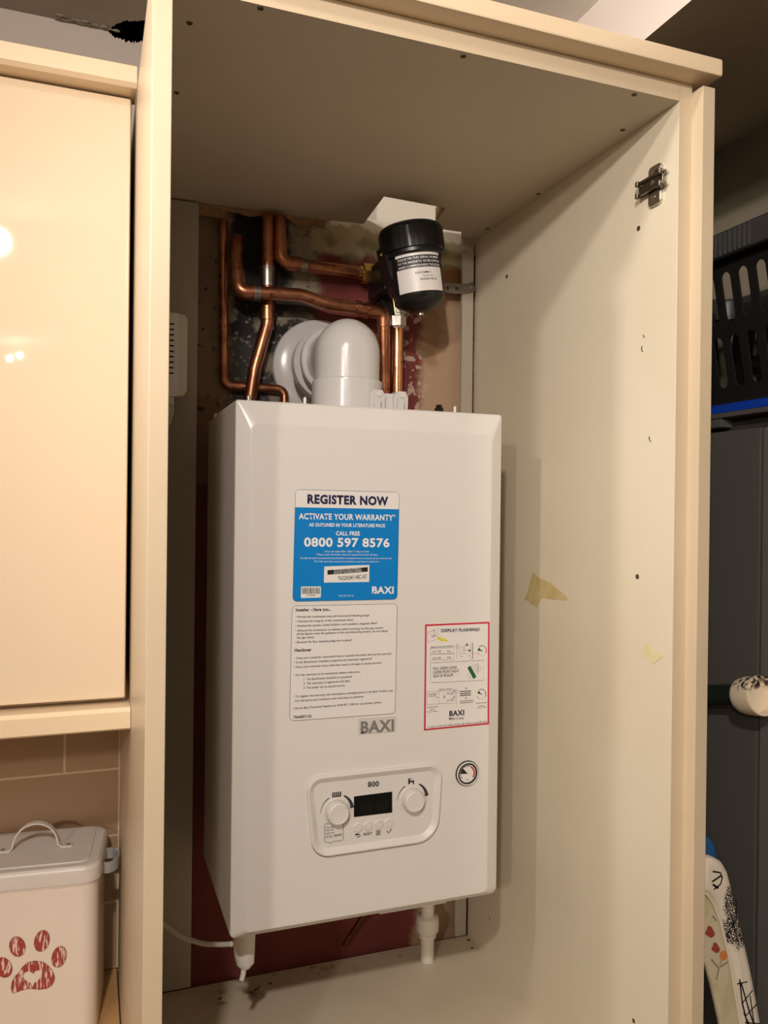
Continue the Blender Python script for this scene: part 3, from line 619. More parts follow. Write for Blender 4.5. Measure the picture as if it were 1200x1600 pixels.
# speech-bubble label print
bm = B(); stroke(bm, [z4(192, 515), z4(200, 505), z4(335, 488), z4(343, 496), z4(343, 632), z4(336, 640), z4(260, 648), z4(243, 666), z4(222, 653), z4(198, 655), z4(192, 648), z4(192, 515)], .0006, MP); pprint('help_label_outline', bm)
bm = B()
for s, x0, y0, x1, y1, c in (('Scan and', 203, 542, 268, 533, 2.2), ('save all', 203, 563, 262, 556, 2.2), ('about me', 203, 588, 270, 579, 2.2), ('Register', 203, 607, 255, 601, 1.6), ('warranty', 203, 620, 258, 614, 1.6), ('BAXI', 270, 608, 330, 600, 3.4)):
    text(bm, s, z4(x0, y0), z4(x1, y1), c*KY, YP2, .02)
pprint('help_label_text', bm)
dsp = [z4(431, 282), z4(742, 242), z4(742, 412), z4(430, 450)]
bm = B(); flat(bm, [dsp], .0004, face_y(YP1-.0001)); lcd = obj('display', bm, M_blackgl, pn, smooth=0)
bm = B(); text(bm, '88:88', z4(480, 405), z4(700, 380), 11*KY, YP1-.0005, 0)
obj('display_segments', bm, mat('faint_segments', srgb(24, 27, 25), .3), pn, smooth=0)
for X, Y in ((463, 533), (547, 522), (631, 511), (713, 499)):
    c = z4(X, Y); bm = B(); lathe(bm, [(.0064, -.0006), (.0064, .0012), (.0056, .0018), (.0052, .0017), (.0050, .0006), (.0044, .0006), (.0040, .0018), (0, .0019)], (c[0], YP1, c[1]), (0, -1, 0), 24); obj('button', bm, M_plast, pn)
# ---- pressure gauge
gc = (.3345, .1855)
bm = B(); lathe(bm, [(.0182, 0), (.0182, .0012), (.0168, .0012)], (gc[0], YF, gc[1]), (0, -1, 0), 40, True); ga = obj('pressure_gauge', bm, M_dark, bo)
bm = B(); lathe(bm, [(.0168, .0006), (.0170, .0030), (.0156, .0036), (.0148, .0024), (.0148, .0006)], (gc[0], YF, gc[1]), (0, -1, 0), 40, False); obj('bezel', bm, M_plast, ga)
bm = B(); lathe(bm, [(.0148, .0008), (.0148, .0030), (.0132, .0030), (.0128, .0016)], (gc[0], YF, gc[1]), (0, -1, 0), 40, False); obj('black_ring', bm, M_black, ga)
bm = B(); lathe(bm, [(.0135, .0010), (.0135, .0016), (0, .0016)], (gc[0], YF, gc[1]), (0, -1, 0), 36); obj('dial', bm, M_paper, ga)
MG = face_y(YF-.0018); MG2 = face_y(YF-.0020)
bm = B(); stroke(bm, arc(gc, .0105, 62, -35, 16), .0022, MG); stroke(bm, arc(gc, .0105, 215, 205, 3), .0015, MG); obj('red_band', bm, M_red, ga)
bm = B(); fillp(bm, [gc]+arc(gc, .0118, 178, 132, 8), MG); stroke(bm, arc(gc, .0112, 130, 70, 10), .0012, MG); obj('green_band', bm, mat('dark_green', srgb(14, 40, 26), .5), ga)
bm = B(); stroke(bm, [gc, (gc[0]-.009, gc[1]+.0052)], [.0014, .0006], MG2); text(bm, 'bar', (gc[0]-.0018, gc[1]-.009), (gc[0]+.0018, gc[1]-.009), .0016, YF-.0018, .01); stroke(bm, arc(gc, .011, 205, 178, 6), .0008, MG); obj('needle', bm, M_black, ga)

# ------------------------------------------------------------------ flue
fl = thing('flue_elbow', 'white plastic flue elbow rising from the boiler top to a round wall plate', 'flue pipe', (.193, .13, H))
FX, FYY, FZ = .193, .132, .800
bm = B(); lathe(bm, [(.0495, H+.045-FZ), (.0495, 0)]+[(.0495*math.cos(PI/2*k/14), .0525*math.sin(PI/2*k/14)) for k in range(1, 15)], (FX, FYY, FZ), (0, 0, 1), 48)
tube(bm, [(FX, FYY+.004, FZ), (FX, .275, FZ)], .0478, 48); obj('elbow_pipe', bm, M_flue, fl)
bm = B(); lathe(bm, [(.047, 0), (.0545, 0), (.0555, .001), (.0555, .010), (.0545, .011), (.047, .011)], (FX, .198, FZ), (0, 1, 0), 48, False); obj('collar_ring', bm, M_flue, fl)
bm = B(); lathe(bm, [(.047, 0), (.0595, 0), (.0605, .001), (.0605, .020), (.0595, .024), (.047, .024)], (FX+.001, .232, FZ), (0, 1, 0), 48, False); obj('collar_ring', bm, M_flue, fl)
bm = B(); lathe(bm, [(.045, .0), (.070, .002), (.083, .010), (.0845, .014), (.0845, .0165)], (.2, YW-.0168, .807), (0, 1, 0), 56); obj('wall_plate', bm, M_flue, fl)
bm = B(); lathe(bm, [(.0495, .054), (.0535, .0525), (.054, .050), (.054, .0)], (FX, FYY, H+.0006), (0, 0, 1), 44); clamp = obj('base_clamp', bm, M_flue, fl)
bm = B()
for x in (.226, .263):
    loft(bm, [[Vector((x-.010*w_, FYY-.030+y, H+z)) for w_, z in ((-1, 0), (1, 0), (1.2, .030), (.7, .037), (-.7, .037), (-1.1, .028))] for y in (-.02, .012)])
    loft(bm, [[Vector((x-.004+dx, FYY-.050+dy, H+z)) for dx, z in ((-.005, .004), (.004, .0), (.006, .022), (-.004, .026))] for dy in (-.008, .0)])
box(bm, .226, .263, FYY-.042, FYY-.034, H+.0, H+.034, .001)
obj('clamp_lug', bm, M_flue, fl)
for x in (.226, .263):
    bm = B(); lathe(bm, [(.0042, 0), (.0042, .0014), (.002, .0018), (.0015, .0008)], (x+.002, FYY-.050, H+.031), (0, -1, .1), 12); obj('clamp_screw', bm, M_plastic2, fl)

# ------------------------------------------------------------------ copper pipes
def pipe(label, path, r, rad, m=M_cu, fits=(), nm='copper_pipe'):
    t = thing(nm, label, 'pipe', tuple(path[0]))
    pth = fillet(path, rad); bm = B(); tube(bm, pth, r, 18); obj('pipe_run', bm, m, t)
    for f in fits:
        kind, pts, rr, mm, n = f; bm = B(); tube(bm, fillet(pts, rr) if len(pts) > 2 else pts, kind, 18)
        for end in (0, -1):
            a = Vector(pts[end]); b = Vector(pts[1] if end == 0 else pts[-2]); d = (b-a).normalized(); tube(bm, [a-d*.0004, a+d*.003], kind+.0009, 18)
        obj(n, bm, mm, t)
    return t
def pp(u, v, y): return P(u, v, 1, y)
ya = .3035
a0, a1, a2, a3 = pp(349, 324, ya), pp(351, 607, ya), pp(441, 608, ya), pp(447, 655, ya)
a0.z = 1.038; a1 = Vector((a0.x+.004, ya, a2.z)); a3 = Vector((a2.x+.004, ya, .66)); a2 = Vector((a2.x+.004, ya, a2.z))
dx, dz = Vector((1, 0, 0)), Vector((0, 0, 1))
pipe('thin straight copper pipe nearest the left back strip, elbowing along above the boiler', [a0, a1, a2, a3], .0075, .013, M_cu,
     [(.0087, [a1+dz*.032, a1, a1+dx*.030], .012, M_cu, 'elbow_fitting')])
yb = .285
pb = [pp(418, 338, yb), pp(418, 505, yb), pp(398, 575, yb), pp(388, 640, yb)]; pb.append(Vector((pb[3].x, yb, .66)))
pipe('copper pipe swan-necking down behind the boiler left of the flue, crossed by another', pb, .0108, .05, M_cu,
     [(.0125, [pp(418, 418, yb), pp(418, 448, yb)], 0, M_solder, 'solder_collar'), (.0122, [pp(417.5, 480, yb), pp(417.5, 500, yb)], 0, M_cu, 'coupling')])
yc = .258
c_ = [Vector((.045, .30, .985)), pp(368, 405, .275), pp(374, 456, yc), pp(470, 461, yc), pp(512, 475, yc), pp(599, 487, yc), pp(600, 600, .275)]
c_[0] = pp(371, 372, .288); c_.append(Vector((c_[-1].x, .29, .66)))
pipe('copper pipe running sideways across the swan-neck pipe, then down behind the flue', c_, .0108, [.02, .022, .05, .05, .018, .05], M_cu,
     [(.0125, [c_[2]+(c_[1]-c_[2])*.62, c_[2], c_[2]+(c_[3]-c_[2])*.22], .02, M_cu, 'elbow_fitting'), (.0126, [c_[2]+(c_[3]-c_[2])*.225, c_[2]+(c_[3]-c_[2])*.32], 0, M_solder, 'solder_collar'),
      (.0125, [c_[5]+(c_[4]-c_[5])*.30, c_[5], c_[5]+(c_[6]-c_[5])*.20], .017, M_cu, 'elbow_fitting'), (.0120, [c_[4]+(c_[5]-c_[4])*.50, c_[4]+(c_[5]-c_[4])*.58], 0, M_cu, 'coupling')])
yd = .285
d_ = [pp(437, 338, yd), pp(437, 410, yd), pp(590, 430, yd)]
pipe('short copper pipe from the dark gap to the left of the black filter', d_, .0108, .022, M_cu,
     [(.0125, [d_[1]+dz*.034, d_[1], d_[1]+(d_[2]-d_[1])*.2], .02, M_cu, 'elbow_fitting'), (.0112, [d_[1]+(d_[2]-d_[1])*.2, d_[1]+(d_[2]-d_[1])*.26], 0, M_solder, 'solder_collar')])
ye = .278
e0 = pp(621, 508, ye); pipe('bright new copper pipe standing upright below the black filter', [e0, Vector((e0.x, ye, .80)), Vector((e0.x+.0005, ye, .66))], .0105, .02, M_cunew)
# below the boiler
g0, g1_ = pp(572, 1424, .27), pp(538, 1476, .30)
pipe('thin dull copper pipe slanting down behind the boiler underside', [g0+Vector((0, 0, .04)), g0, g1_], .0045, .03, copper('dull_copper', srgb(150, 100, 62), srgb(110, 70, 42), .45))
wp = thing('waste_pipe', 'white plastic pipe with a ring joint under the boiler right corner', 'pipe', (.390, .24, ZF))
bm = B(); tube(bm, [(.385, .24, ZF+.0005), (.385, .24, -.004)], .0118, 20); obj('pipe_run', bm, M_plastic2, wp)
bm = B(); lathe(bm, [(.0125, -.185), (.0150, -.183), (.0150, -.176), (.019, -.172), (.0200, -.160), (.019, -.148), (.014, -.146), (.0125, -.144)], (.385, .24, 0), (0, 0, 1), 28, False); obj('ring_joint', bm, M_plastic2, wp)
cb = [pp(240, 1418, .20), pp(258, 1446, .19), pp(285, 1465, .17), pp(318, 1475, .15), pp(350, 1476, .13), pp(362, 1475, .115)]
cb[0] = Vector((XL-.0, .20, cb[0].z+.006)); cb[0].x = XL+.004
bm = B(); tube(bm, fillet(cb, .06, 5), .0036, 12); tag(obj('white_cable', bm, M_plastic2), 'white flex curving from the left side to the boiler underside', 'cable')

# ------------------------------------------------------------------ magnetic filter
ftop, fbot = Vector((.3080, .17, 1.021)), Vector((.3290, .170, .884)); fa = (ftop-fbot).normalized(); FL = (ftop-fbot).length
mf = thing('magnetic_filter', 'black cylindrical filter canister with a white label, tilted above the boiler', 'filter', tuple(fbot))
bm = B(); lathe(bm, [(.012, .0), (.016, .002), (.036, .012), (.042, .020), (.0435, .028), (.0445, FL-.030)], fbot, fa, 44); obj('body', bm, M_black, mf)
bm = B(); n = 72
prof = [(.047, FL-.052), (.0485, FL-.049), (.0485, FL-.044), (.0515, FL-.043), (.0520, FL-.010), (.0500, FL-.004), (.045, FL-.0005), (.01, FL)]
u_ = fa.cross(Vector((0, 1, 0))).normalized(); v_ = fa.cross(u_)
loft(bm, [[fbot+fa*t+(u_*math.cos(2*PI*k/n)+v_*math.sin(2*PI*k/n))*(r+(.0012 if (k//2) % 3 == 0 and .05 < r else 0)) for k in range(n)] for r, t in prof]); obj('screw_cap', bm, M_black, mf, smooth=20)
bm = B(); lathe(bm, [(.0085, 0), (.0085, .004), (.006, .005), (.005, .002)], ftop, fa, 6); lab(obj('cap_nut', bm, M_zinc, mf), 'metal nut on the cap')
bm = B(); lathe(bm, [(.006, -.005), (.006, .002), (.003, .003)], fbot-fa*.0, -fa, 16); lathe(bm, [(.006, .0), (.0062, .006), (.004, .0075)], fbot+fa*.002, -fa, 16); lab(obj('drain_plug', bm, M_chrome, mf), 'bright plug in the base')
# label wrapped on the body
def fl_pt(s, t, off=.0004):     # s metres round the body from the left label edge, t along the axis
    a = A0+s/.0445; side = u_*math.cos(a)+v_*math.sin(a); return fbot+fa*t+side*(.0446+off)
# angle of the point facing the camera
tc_ = (CAM-fbot); tc_ -= fa*tc_.dot(fa); AC = math.atan2(tc_.dot(v_), tc_.dot(u_))
sgn = 1 if (fl := ((u_*math.cos(AC+.3)+v_*math.sin(AC+.3))-(u_*math.cos(AC)+v_*math.sin(AC))).dot(RC.col[0])) > 0 else -1
def lp(s, t, off=.0003):         # s: metres to the camera's right of the line facing it
    a = AC+sgn*s/.0446; return fbot+fa*t+(u_*math.cos(a)+v_*math.sin(a))*(.0448+off)
def wrap(s0, s1, t0, t1, off, n=16):
    bm = B(); loft(bm, [[lp(s0+(s1-s0)*k/n, t, off) for k in range(n+1)] for t in (t0, t1)], False, False, False); return bm
L0, L1, TB, TT = -.031, .050, .026, .089
lb = obj('label', wrap(L0, L1, TB, TT, 0), M_paper, mf)
obj('label_banner', wrap(L0, L1, .063, .082, .0002), M_ktext, lb)
def wtext(bm, s, s0, s1, t, cap, bold=0):
    cu = bpy.data.curves.new('tmp', 'FONT'); cu.body = s; cu.size = 1; cu.offset = bold; cu.resolution_u = 2; cu.fill_mode = 'FRONT'; me = curve_mesh(cu)
    xs = [v.co.x for v in me.vertices]; x0, x1 = min(xs), max(xs)
    for v in me.vertices: v.co = lp(s0+(v.co.x-x0)/(x1-x0)*(s1-s0), t+v.co.y*cap/.7, .0005)
    bm.from_mesh(me); bpy.data.meshes.remove(me)
bm = B(); wtext(bm, 'PLEASE FIX THIS SERIAL NUMBER', -.026, .046, .0765, .0035, .01); wtext(bm, 'TO THE MAGNETIC FILTER SUPPLIED', -.027, .048, .0705, .0035, .01); wtext(bm, 'WHEN COMMISSIONING THE BOILER', -.027, .048, .0645, .0035, .01); obj('banner_print', bm, M_wtext, lb, smooth=0)
bm = B(); wtext(bm, '818 COMBI 2', .0, .026, .053, .0032, .008); wtext(bm, 'Serial No', .012, .030, .048, .0022); wtext(bm, 'TNG254240114BC-A57', .006, .036, .0425, .0028, .01); obj('label_print', bm, M_ktext, lb, smooth=0)
# valve block behind and its couplings
bm = B(); box(bm, .278, .318, .205, .292, .925, .985, .006); tube(bm, [(.300, .275, .93), (.318, .278, .905)], .013, 16); tube(bm, [(.30, .24, .985), (.292, .20, 1.0)], .02, 16)
loft(bm, [[Vector((x, y, z)) for x, z in ((.262, .985), (.282, .990), (.300, .915), (.295, .900), (.270, .945))] for y in (.165, .20)]); obj('valve_block', bm, M_black, mf)
bm = B(); p = pp(584, 429, yd); lathe(bm, [(.0165, -.022), (.0180, -.020), (.0180, .001)], p, (1, 0, 0), 6); lathe(bm, [(.013, .001), (.013, .008), (.0180, .009), (.0180, .026), (.013, .028)], p, (1, 0, 0), 6); lathe(bm, [(.0125, -.028), (.0125, -.02)], p, (1, 0, 0), 20); obj('compression_nut', bm, M_brass, mf)
bm = B(); p = e0; lathe(bm, [(.012, -.006), (.0125, -.004), (.0155, -.003), (.0155, .014), (.012, .016), (.012, .019), (.0145, .020), (.0145, .028), (.010, .029)], p, (0, 0, 1), 6); obj('compression_nut', bm, M_chrome, mf)
bm = B(); tube(bm, [pp(606, 418, .20), pp(612, 450, .175), pp(618, 490, .175)], .0012, 8); box(bm, .262, .276, .18, .19, .972, .976); lab(obj('spring_clip', bm, M_brass, mf), 'brassy clip on the valve')

# strap holding the filter
ss = thing('steel_strap', 'punched steel strap from the filter to the right back strip', 'bracket', (.45, .285, .965))
s0, s1, s2 = Vector((.372, .287, .962)), Vector((.4635, .287, .9665)), Vector((.4815, .2865, .9735))
def plate_holes(x0, x1, hh, holes, r):
    cu = [[(x0, -hh), (x1, -hh), (x1, hh), (x0, hh)]]
    for hx_ in holes: cu.append([(hx_+r*math.cos(2*PI*k/14), r*math.sin(2*PI*k/14)) for k in range(14)])
    return cu
bm = B(); flat(bm, plate_holes(0, .0915, .009, (.038, .058, .077), .0035), .0015, Matrix.Translation(s0) @ Matrix.Rotation(-.05, 4, 'Y') @ face_y(0)); obj('strap_band', bm, M_zinc, ss, smooth=0)
bm = B(); flat(bm, plate_holes(0, .022, .0085, (.013,), .003), .0015, Matrix.Translation(s1+Vector((0, -.0005, 0))) @ Matrix.Rotation(-.32, 4, 'Y') @ face_y(0)); obj('strap_end', bm, M_zinc, ss, smooth=0)
for p in (.058, .077): screw(s0+Vector((p, -.0008, p*.05)), (0, -1, 0), .0026, ss, M_screw)
screw(s1+Vector((.0125, -.0015, .0042)), (0, -1, 0), .0028, ss, M_chrome)

# ------------------------------------------------------------------ vented white box on the left inside
vb = thing('vented_box', 'small white plastic box with vent slots, inside the cupboard at left', 'control box', (XL, .22, .79))
x1v = -.0395
bm = B(); loft(bm, [xz([(max(x, XL+.0005), z) for x, z in rrect(XL-.02, x1v, .729, .853, (.002, .010, .012, .002), 6)], y) for y in (.200, .275)])
bx_ = obj('casing', bm, M_plastic2, vb)
bm = B(); flat(bm, [rrect(-.0885, -.0525, .728, .8535, .003)], .002, face_y(.1992)); obj('cover_plate', bm, M_plast, vb, smooth=0)
bm = B()
for k in range(10):
    z = .8365-k*.0082; flat(bm, [rrect(-.086, -.0595, z-.0011, z+.0011, .0004, 2)], .0006, face_y(.1980))
lab(obj('vent_slots', bm, M_dark, vb, smooth=0), 'row of dark vent slots')
bm = B(); loft(bm, [[Vector((x, y, z)) for x, y in ((-.075, .2), (-.058, .2), (-.058, .212), (-.075, .212))] for z in (.729, .716)]); 
for x in (-.071, -.064, -.060): tube(bm, [(x, .206, .718), (x, .206, .705), (x-.003, .208, .69), (-.0885, .22, .66)], .0018, 8)
obj('cable_tail', bm, M_plastic2, vb)

# ------------------------------------------------------------------ tin with a paw print
TA = math.radians(-5.6); TZ = -.1765; TH = .240
TW, TD = .190, .152
ca, sa = math.cos(TA), math.sin(TA)
fr = Vector((-.1575, .134))                    # front right corner on plan (of the lid)
tcx = fr.x-ca*TW/2-sa*TD/2; tcy = fr.y-sa*TW/2+ca*TD/2
tin = thing('storage_tin', 'white enamel tin with a red paw print on the worktop', 'tin', (tcx, tcy, TZ), TA)
M_tin = mat('white_enamel', srgb(226, 215, 202), .3, coat=.2); M_lid = mat('pale_grey_enamel', srgb(212, 205, 198), .35, coat=.1)
def tl(ins, z, r): return xy(rrect(-TW/2+ins, TW/2-ins, -TD/2+ins, TD/2-ins, r, 7), z)
bm = B(); loft(bm, [tl(.0045, .0, .020), tl(.0035, .001, .021), tl(.0035, .212, .021), tl(.002, .2135, .021), tl(.0035, .215, .021), tl(.0035, .222, .021)]); obj('body', bm, M_tin, tin, True)
bm = B(); loft(bm, [tl(.0022, .217, .022), tl(.0, .2165, .024), tl(.0, .233, .024), tl(.0015, .237, .023), tl(.005, .2395, .020), tl(.016, .2395, .014), tl(.0175, .241, .013), tl(.019, .241, .012)]); lid = obj('lid', bm, M_lid, tin, True)
bm = B(); hz = .2415
pth = [(-.050, 0, hz), (-.036, 0, hz), (-.031, 0, hz+.004)]+[(-.030*math.cos(a), 0, hz+.006+.030*math.sin(a)*1.02) for a in [PI*k/14 for k in range(1, 14)]]+[(.031, 0, hz+.004), (.036, 0, hz), (.050, 0, hz)]
ribbon(bm, pth, (0, 1, 0), .011, .0018); obj('lid_handle', bm, M_lid, lid, True)
for s in (-1, 1):
    bm = B(); lathe(bm, [(.0032, 0), (.003, .0012), (.001, .0018)], (.044*s, 0, hz+.0008), (0, 0, 1), 12); obj('rivet', bm, M_chrome, lid, True)
bm = B(); pth = [(TW/2-.004, -.024, .214), (TW/2+.006, -.026, .214)]+[(TW/2+.006+.014*math.sin(a), -.026*math.cos(a), .214) for a in [PI*k/12 for k in range(1, 12)]]+[(TW/2+.006, .026, .214), (TW/2-.004, .024, .214)]
ribbon(bm, pth, (0, 0, 1), .016, .0014); hd2 = obj('side_handle', bm, mat('galvanised', srgb(186, 190, 192), .4, metal=.4), tin, True)
def tinq(u, v):                                # on the tin's front face, in its own (x, z)
    n = Vector((sa, -ca, 0)); p0 = Vector((tcx, tcy, 0))+n*(TD/2-.0033); r = ray(u, v); t = (p0-CAM).dot(n)/r.dot(n); p = CAM+r*t-Vector((tcx, tcy, TZ))
    return (p.x*ca+p.y*sa, p.z)
def z5(X, Y): return tinq(X/4.705, 1260+Y/4.705)
def paw_mat():
    m = mat('red_crayon_print', srgb(150, 44, 38), .5); nt = m.node_tree; N = nt.nodes.new; tc = N('ShaderNodeTexCoord'); mp = N('ShaderNodeMapping'); mp.inputs['Scale'].default_value = (1, 1, .16); mp.inputs['Rotation'].default_value = (0, .35, 0)
    nz = N('ShaderNodeTexNoise'); nz.inputs['Scale'].default_value = 420; nz.inputs['Detail'].default_value = 2; cr = N('ShaderNodeMapRange'); cr.inputs[1].default_value = .52; cr.inputs[2].default_value = .60
    mx = N('ShaderNodeMix'); mx.data_type = 'RGBA'; mx.inputs[6].default_value = srgb(156, 62, 54); mx.inputs[7].default_value = srgb(224, 200, 186)
    L = nt.links.new; L(tc.outputs['Object'], mp.inputs[0]); L(mp.outputs[0], nz.inputs['Vector']); L(nz.outputs['Fac'], cr.inputs[0]); L(cr.outputs[0], mx.inputs[0]); L(mx.outputs[2], nt.nodes['Principled BSDF'].inputs['Base Color']); return m
M_paw = paw_mat(); M_pawline = mat('dark_red_outline', srgb(120, 52, 44), .5)
TM = face_y(-TD/2+.0035-.0004); bm = B(); bl = B(); TM2 = face_y(-TD/2+.0035-.0006)
def oval(cx, cy, a, b, th):
    o_ = []
    for k in range(28):
        t = 2*PI*k/28; x = a*math.cos(t); y = b*math.sin(t); o_.append(z5(cx+x*math.cos(th)-y*math.sin(th), cy+x*math.sin(th)+y*math.cos(th)))
    return o_
toes = [oval(25, 1183, 62, 76, -.45), oval(128, 1030, 58, 74, -.2), oval(308, 988, 54, 80, .28), oval(435, 1105, 52, 80, .30)]
pad = [(82, 1340), (88, 1290), (105, 1255), (135, 1225), (165, 1180), (205, 1145), (255, 1135), (310, 1140), (350, 1165), (385, 1205), (402, 1250), (400, 1280), (380, 1315), (345, 1338), (290, 1345), (240, 1340), (200, 1340), (165, 1350), (130, 1362), (97, 1375)]
pad = [z5(*p) for p in pad]
heart = [(240, 1330), (225, 1300), (185, 1275), (168, 1250), (180, 1222), (205, 1212), (228, 1218), (242, 1235), (262, 1208), (290, 1204), (306, 1220), (302, 1250), (280, 1280), (250, 1300)]
heart = [z5(*p) for p in heart]
for t in toes: flat(bm, [t], .0002, TM)
flat(bm, [pad, heart], .0002, TM); obj('paw_print', bm, M_paw, tin, True, smooth=0)
for t in toes+[pad]: stroke(bl, t+[t[0]], .0006, TM2)
obj('paw_outline', bl, M_pawline, tin, True, smooth=0)

# ------------------------------------------------------------------ alcove on the right: tall appliance, basket, tray, tube, cloth
M_grey = mat('dark_grey_steel', srgb(84, 80, 76), .4); M_grey2 = mat('darker_grey', srgb(60, 55, 50), .5)
AX = .74
za, zb = P(1150, 641, 0, AX).z, P(1150, 671, 0, AX).z
yg_ = P(1185, 900, 0, AX).y+.002
ap = thing('fridge', 'tall dark grey appliance under the black basket, right of the cupboard', 'fridge', (.88, -.05, -1.09))
obj('cabinet_body', box(B(), AX+.0301, 1.03, yg_, .27, -1.085, za-.0082, .003), M_grey2, ap)
obj('recess', box(B(), AX+.034, 1.03, -.358, yg_-.0005, zb+.0005, za-.0082), M_grey2, ap)
obj('top_cap', box(B(), AX+.004, 1.03, -.36, .27, za-.008, za, .002), M_grey, ap)
yg = P(1185, 900, 0, AX).y
obj('side_panel', box(B(), AX+.004, AX+.0299, yg+.003, .27, -1.03, zb, .003), M_grey, ap)
obj('door', box(B(), AX, 1.03, -.36, yg, -1.03, zb, .008, 3), mat('grey_door', srgb(98, 93, 88), .35), ap)
p = P(1121, 653, 0, AX+.01); obj('hinge_cover', box(B(), AX+.006, AX+.0298, p.y-.012, .262, zb+.007, za-.0082, .002), M_grey, ap)
M_bask = mat('black_basket_plastic', srgb(26, 25, 25), .45)
zt, zbk = P(1160, 349, 0, .715).z, za+.018
bk = thing('laundry_basket', 'black slotted plastic laundry basket on top of the grey fridge', 'basket', (.88, -.05, zbk))
by0, by1 = -.34, .23; xt0, xt1, xb0, xb1 = .722, 1.03, .775, .985
hgt = zt-zbk
def slots(length, rows):
    out = [[(0, 0), (length, 0), (length, hgt-.012), (0, hgt-.012)]]
    for (z0, z1) in rows:
        n_ = int((length-.04)/.034)
        for k in range(n_):
            x = .03+k*.034; out.append([(a, b) for a, b in rrect(x, x+.019, z0*hgt, z1*hgt, .0092, 5)])
    return out
def side_wall(pa, pb, qa, name='side_wall'):    # pa,pb bottom corners, qa top corner above pa
    pa, pb, qa = Vector(pa), Vector(pb), Vector(qa); ex = (pb-pa); L_ = ex.length; ex.normalize(); ez = (qa-pa).normalized(); en = ex.cross(ez)
    M_ = Matrix((( ex.x, ez.x, en.x, pa.x), (ex.y, ez.y, en.y, pa.y), (ex.z, ez.z, en.z, pa.z), (0, 0, 0, 1)))
    bm = B(); flat(bm, slots(L_, ((.10, .42), (.50, .80))), .003, M_); return obj(name, bm, M_bask, bk, smooth=0)
side_wall((xb0, by0+.03, zbk), (xb0, by1-.03, zbk), (xt0+.004, by0+.03, zt)); side_wall((xb1, by0+.03, zbk), (xb1, by1-.03, zbk), (xt1-.012, by0+.03, zt))
side_wall((xb0, by0+.03, zbk), (xb1, by0+.03, zbk), (xb0, by0, zt)); side_wall((xb0, by1-.03, zbk), (xb1, by1-.03, zbk), (xb0, by1, zt))
obj('base', box(B(), xb0-.003, xb1+.003, by0+.028, by1-.028, zbk, zbk+.004), M_bask, bk)
bm = B(); ro = [xy(rrect(xt0-.012+i, xt1+.005-i, by0-.012+i, by1+.012-i, .04, 6), z) for i, z in ((.004, zt-.040), (0, zt-.038), (0, zt-.004), (.004, zt), (.016, zt), (.018, zt-.006), (.016, zt-.040))]
M_rim = mat('charcoal_rim', srgb(58, 57, 56), .4)
loft(bm, ro, False, False); obj('rim', bm, M_rim, bk)
bm = B(); yr = P(1171, 350, 0, .71).y
for k in range(40):
    y = yr+k*.0095
    if y > by1-.02: break
    tube(bm, [(xt0-.0118, y, zt-.037), (xt0-.0118, y, zt-.004)], .0028, 8)
obj('rim_ribs', bm, M_rim, bk)
bm = B(); loft(bm, [xy(rrect(.765+i, 1.02-i, -.33+i, .25-i, .05, 6), z) for i, z in ((.004, za+.0005), (0, za+.004), (0, za+.014), (.004, za+.0175))]); tag(obj('blue_tray', bm, mat('blue_plastic', srgb(20, 62, 170), .3)), 'blue plastic tray between the basket and the grey fridge', 'tray')
# green tube with its cream end
tu = thing('green_tube', 'dark green tube with a chipped cream cap against the grey fridge', 'tube', (.66, -.18, .31))
TX = AX+.004-.0172
q0, q1_ = P(1060, 1088, 0, TX), P(1172, 1086, 0, TX); axd = (q1_-q0).normalized()
bm = B(); tube(bm, [q0, q1_], .0170, 20); obj('tube_body', bm, mat('dark_green_paint', srgb(30, 40, 34), .3, coat=.3), tu)
axc = (axd+Vector((-.05, 0, -.02))).normalized()
def cap_mat():
    m = mat('chipped_cream', srgb(226, 206, 176), .45); N = Nodes(m, .004, 60, .002); N.start(srgb(230, 212, 184)); N.over(N.mul(N.noise(160, .46, .54), N.step(2, .016, .004)), srgb(36, 26, 20), 1); N.done(); return m
bm = B(); lathe(bm, [(.0172, -.006), (.0228, -.004), (.0255, .0), (.0255, .006), (.0272, .008), (.0288, .034), (.0278, .038), (.024, .038), (.022, .024), (0, .022)], (0, 0, 0), axc, 30)
cp_ = obj('end_cap', bm, cap_mat(), tu, True); cp_.location = q1_+Vector((-.0105, 0, 0))-Vector(tu.location)
# folded quilted cloth
def leaf_mat():
    m = mat('leaf_print_cotton', srgb(226, 214, 196), .9, bump=.4, bscale=60); N = Nodes(m, .011, 34, .001); N.start(srgb(224, 212, 194)); nt = m.node_tree
    vo = nt.nodes.new('ShaderNodeTexVoronoi'); vo.feature = 'DISTANCE_TO_EDGE'; vo.inputs['Scale'].default_value = 300; nt.links.new(N.tc.outputs['Object'], vo.inputs['Vector'])
    cr = nt.nodes.new('ShaderNodeMapRange'); cr.inputs[1].default_value = .13; cr.inputs[2].default_value = .22; cr.inputs[3].default_value = 1; cr.inputs[4].default_value = 0; nt.links.new(vo.outputs['Distance'], cr.inputs[0])
    blob = N.rect(.004, .060, -.118, -.036, .004)
    N.over(N.mul(blob, cr.outputs[0]), srgb(30, 28, 28)); N.done(); return m
CY = -.19
def c2(u, v): p = P(u, v, 1, CY); return (p.x, p.z)
root = c2(1118, 1342)
cl = thing('printed_cloth', 'white quilted cloth with black leaf and floral prints, standing against the grey fridge', 'cloth', (root[0], CY, root[1]))
def cpart(name, px_, th, y, m, bev): 
    bm = B(); flat(bm, [[c2(*p) for p in px_]], th, face_y(y), bev); return obj(name, bm, m, cl, smooth=50)
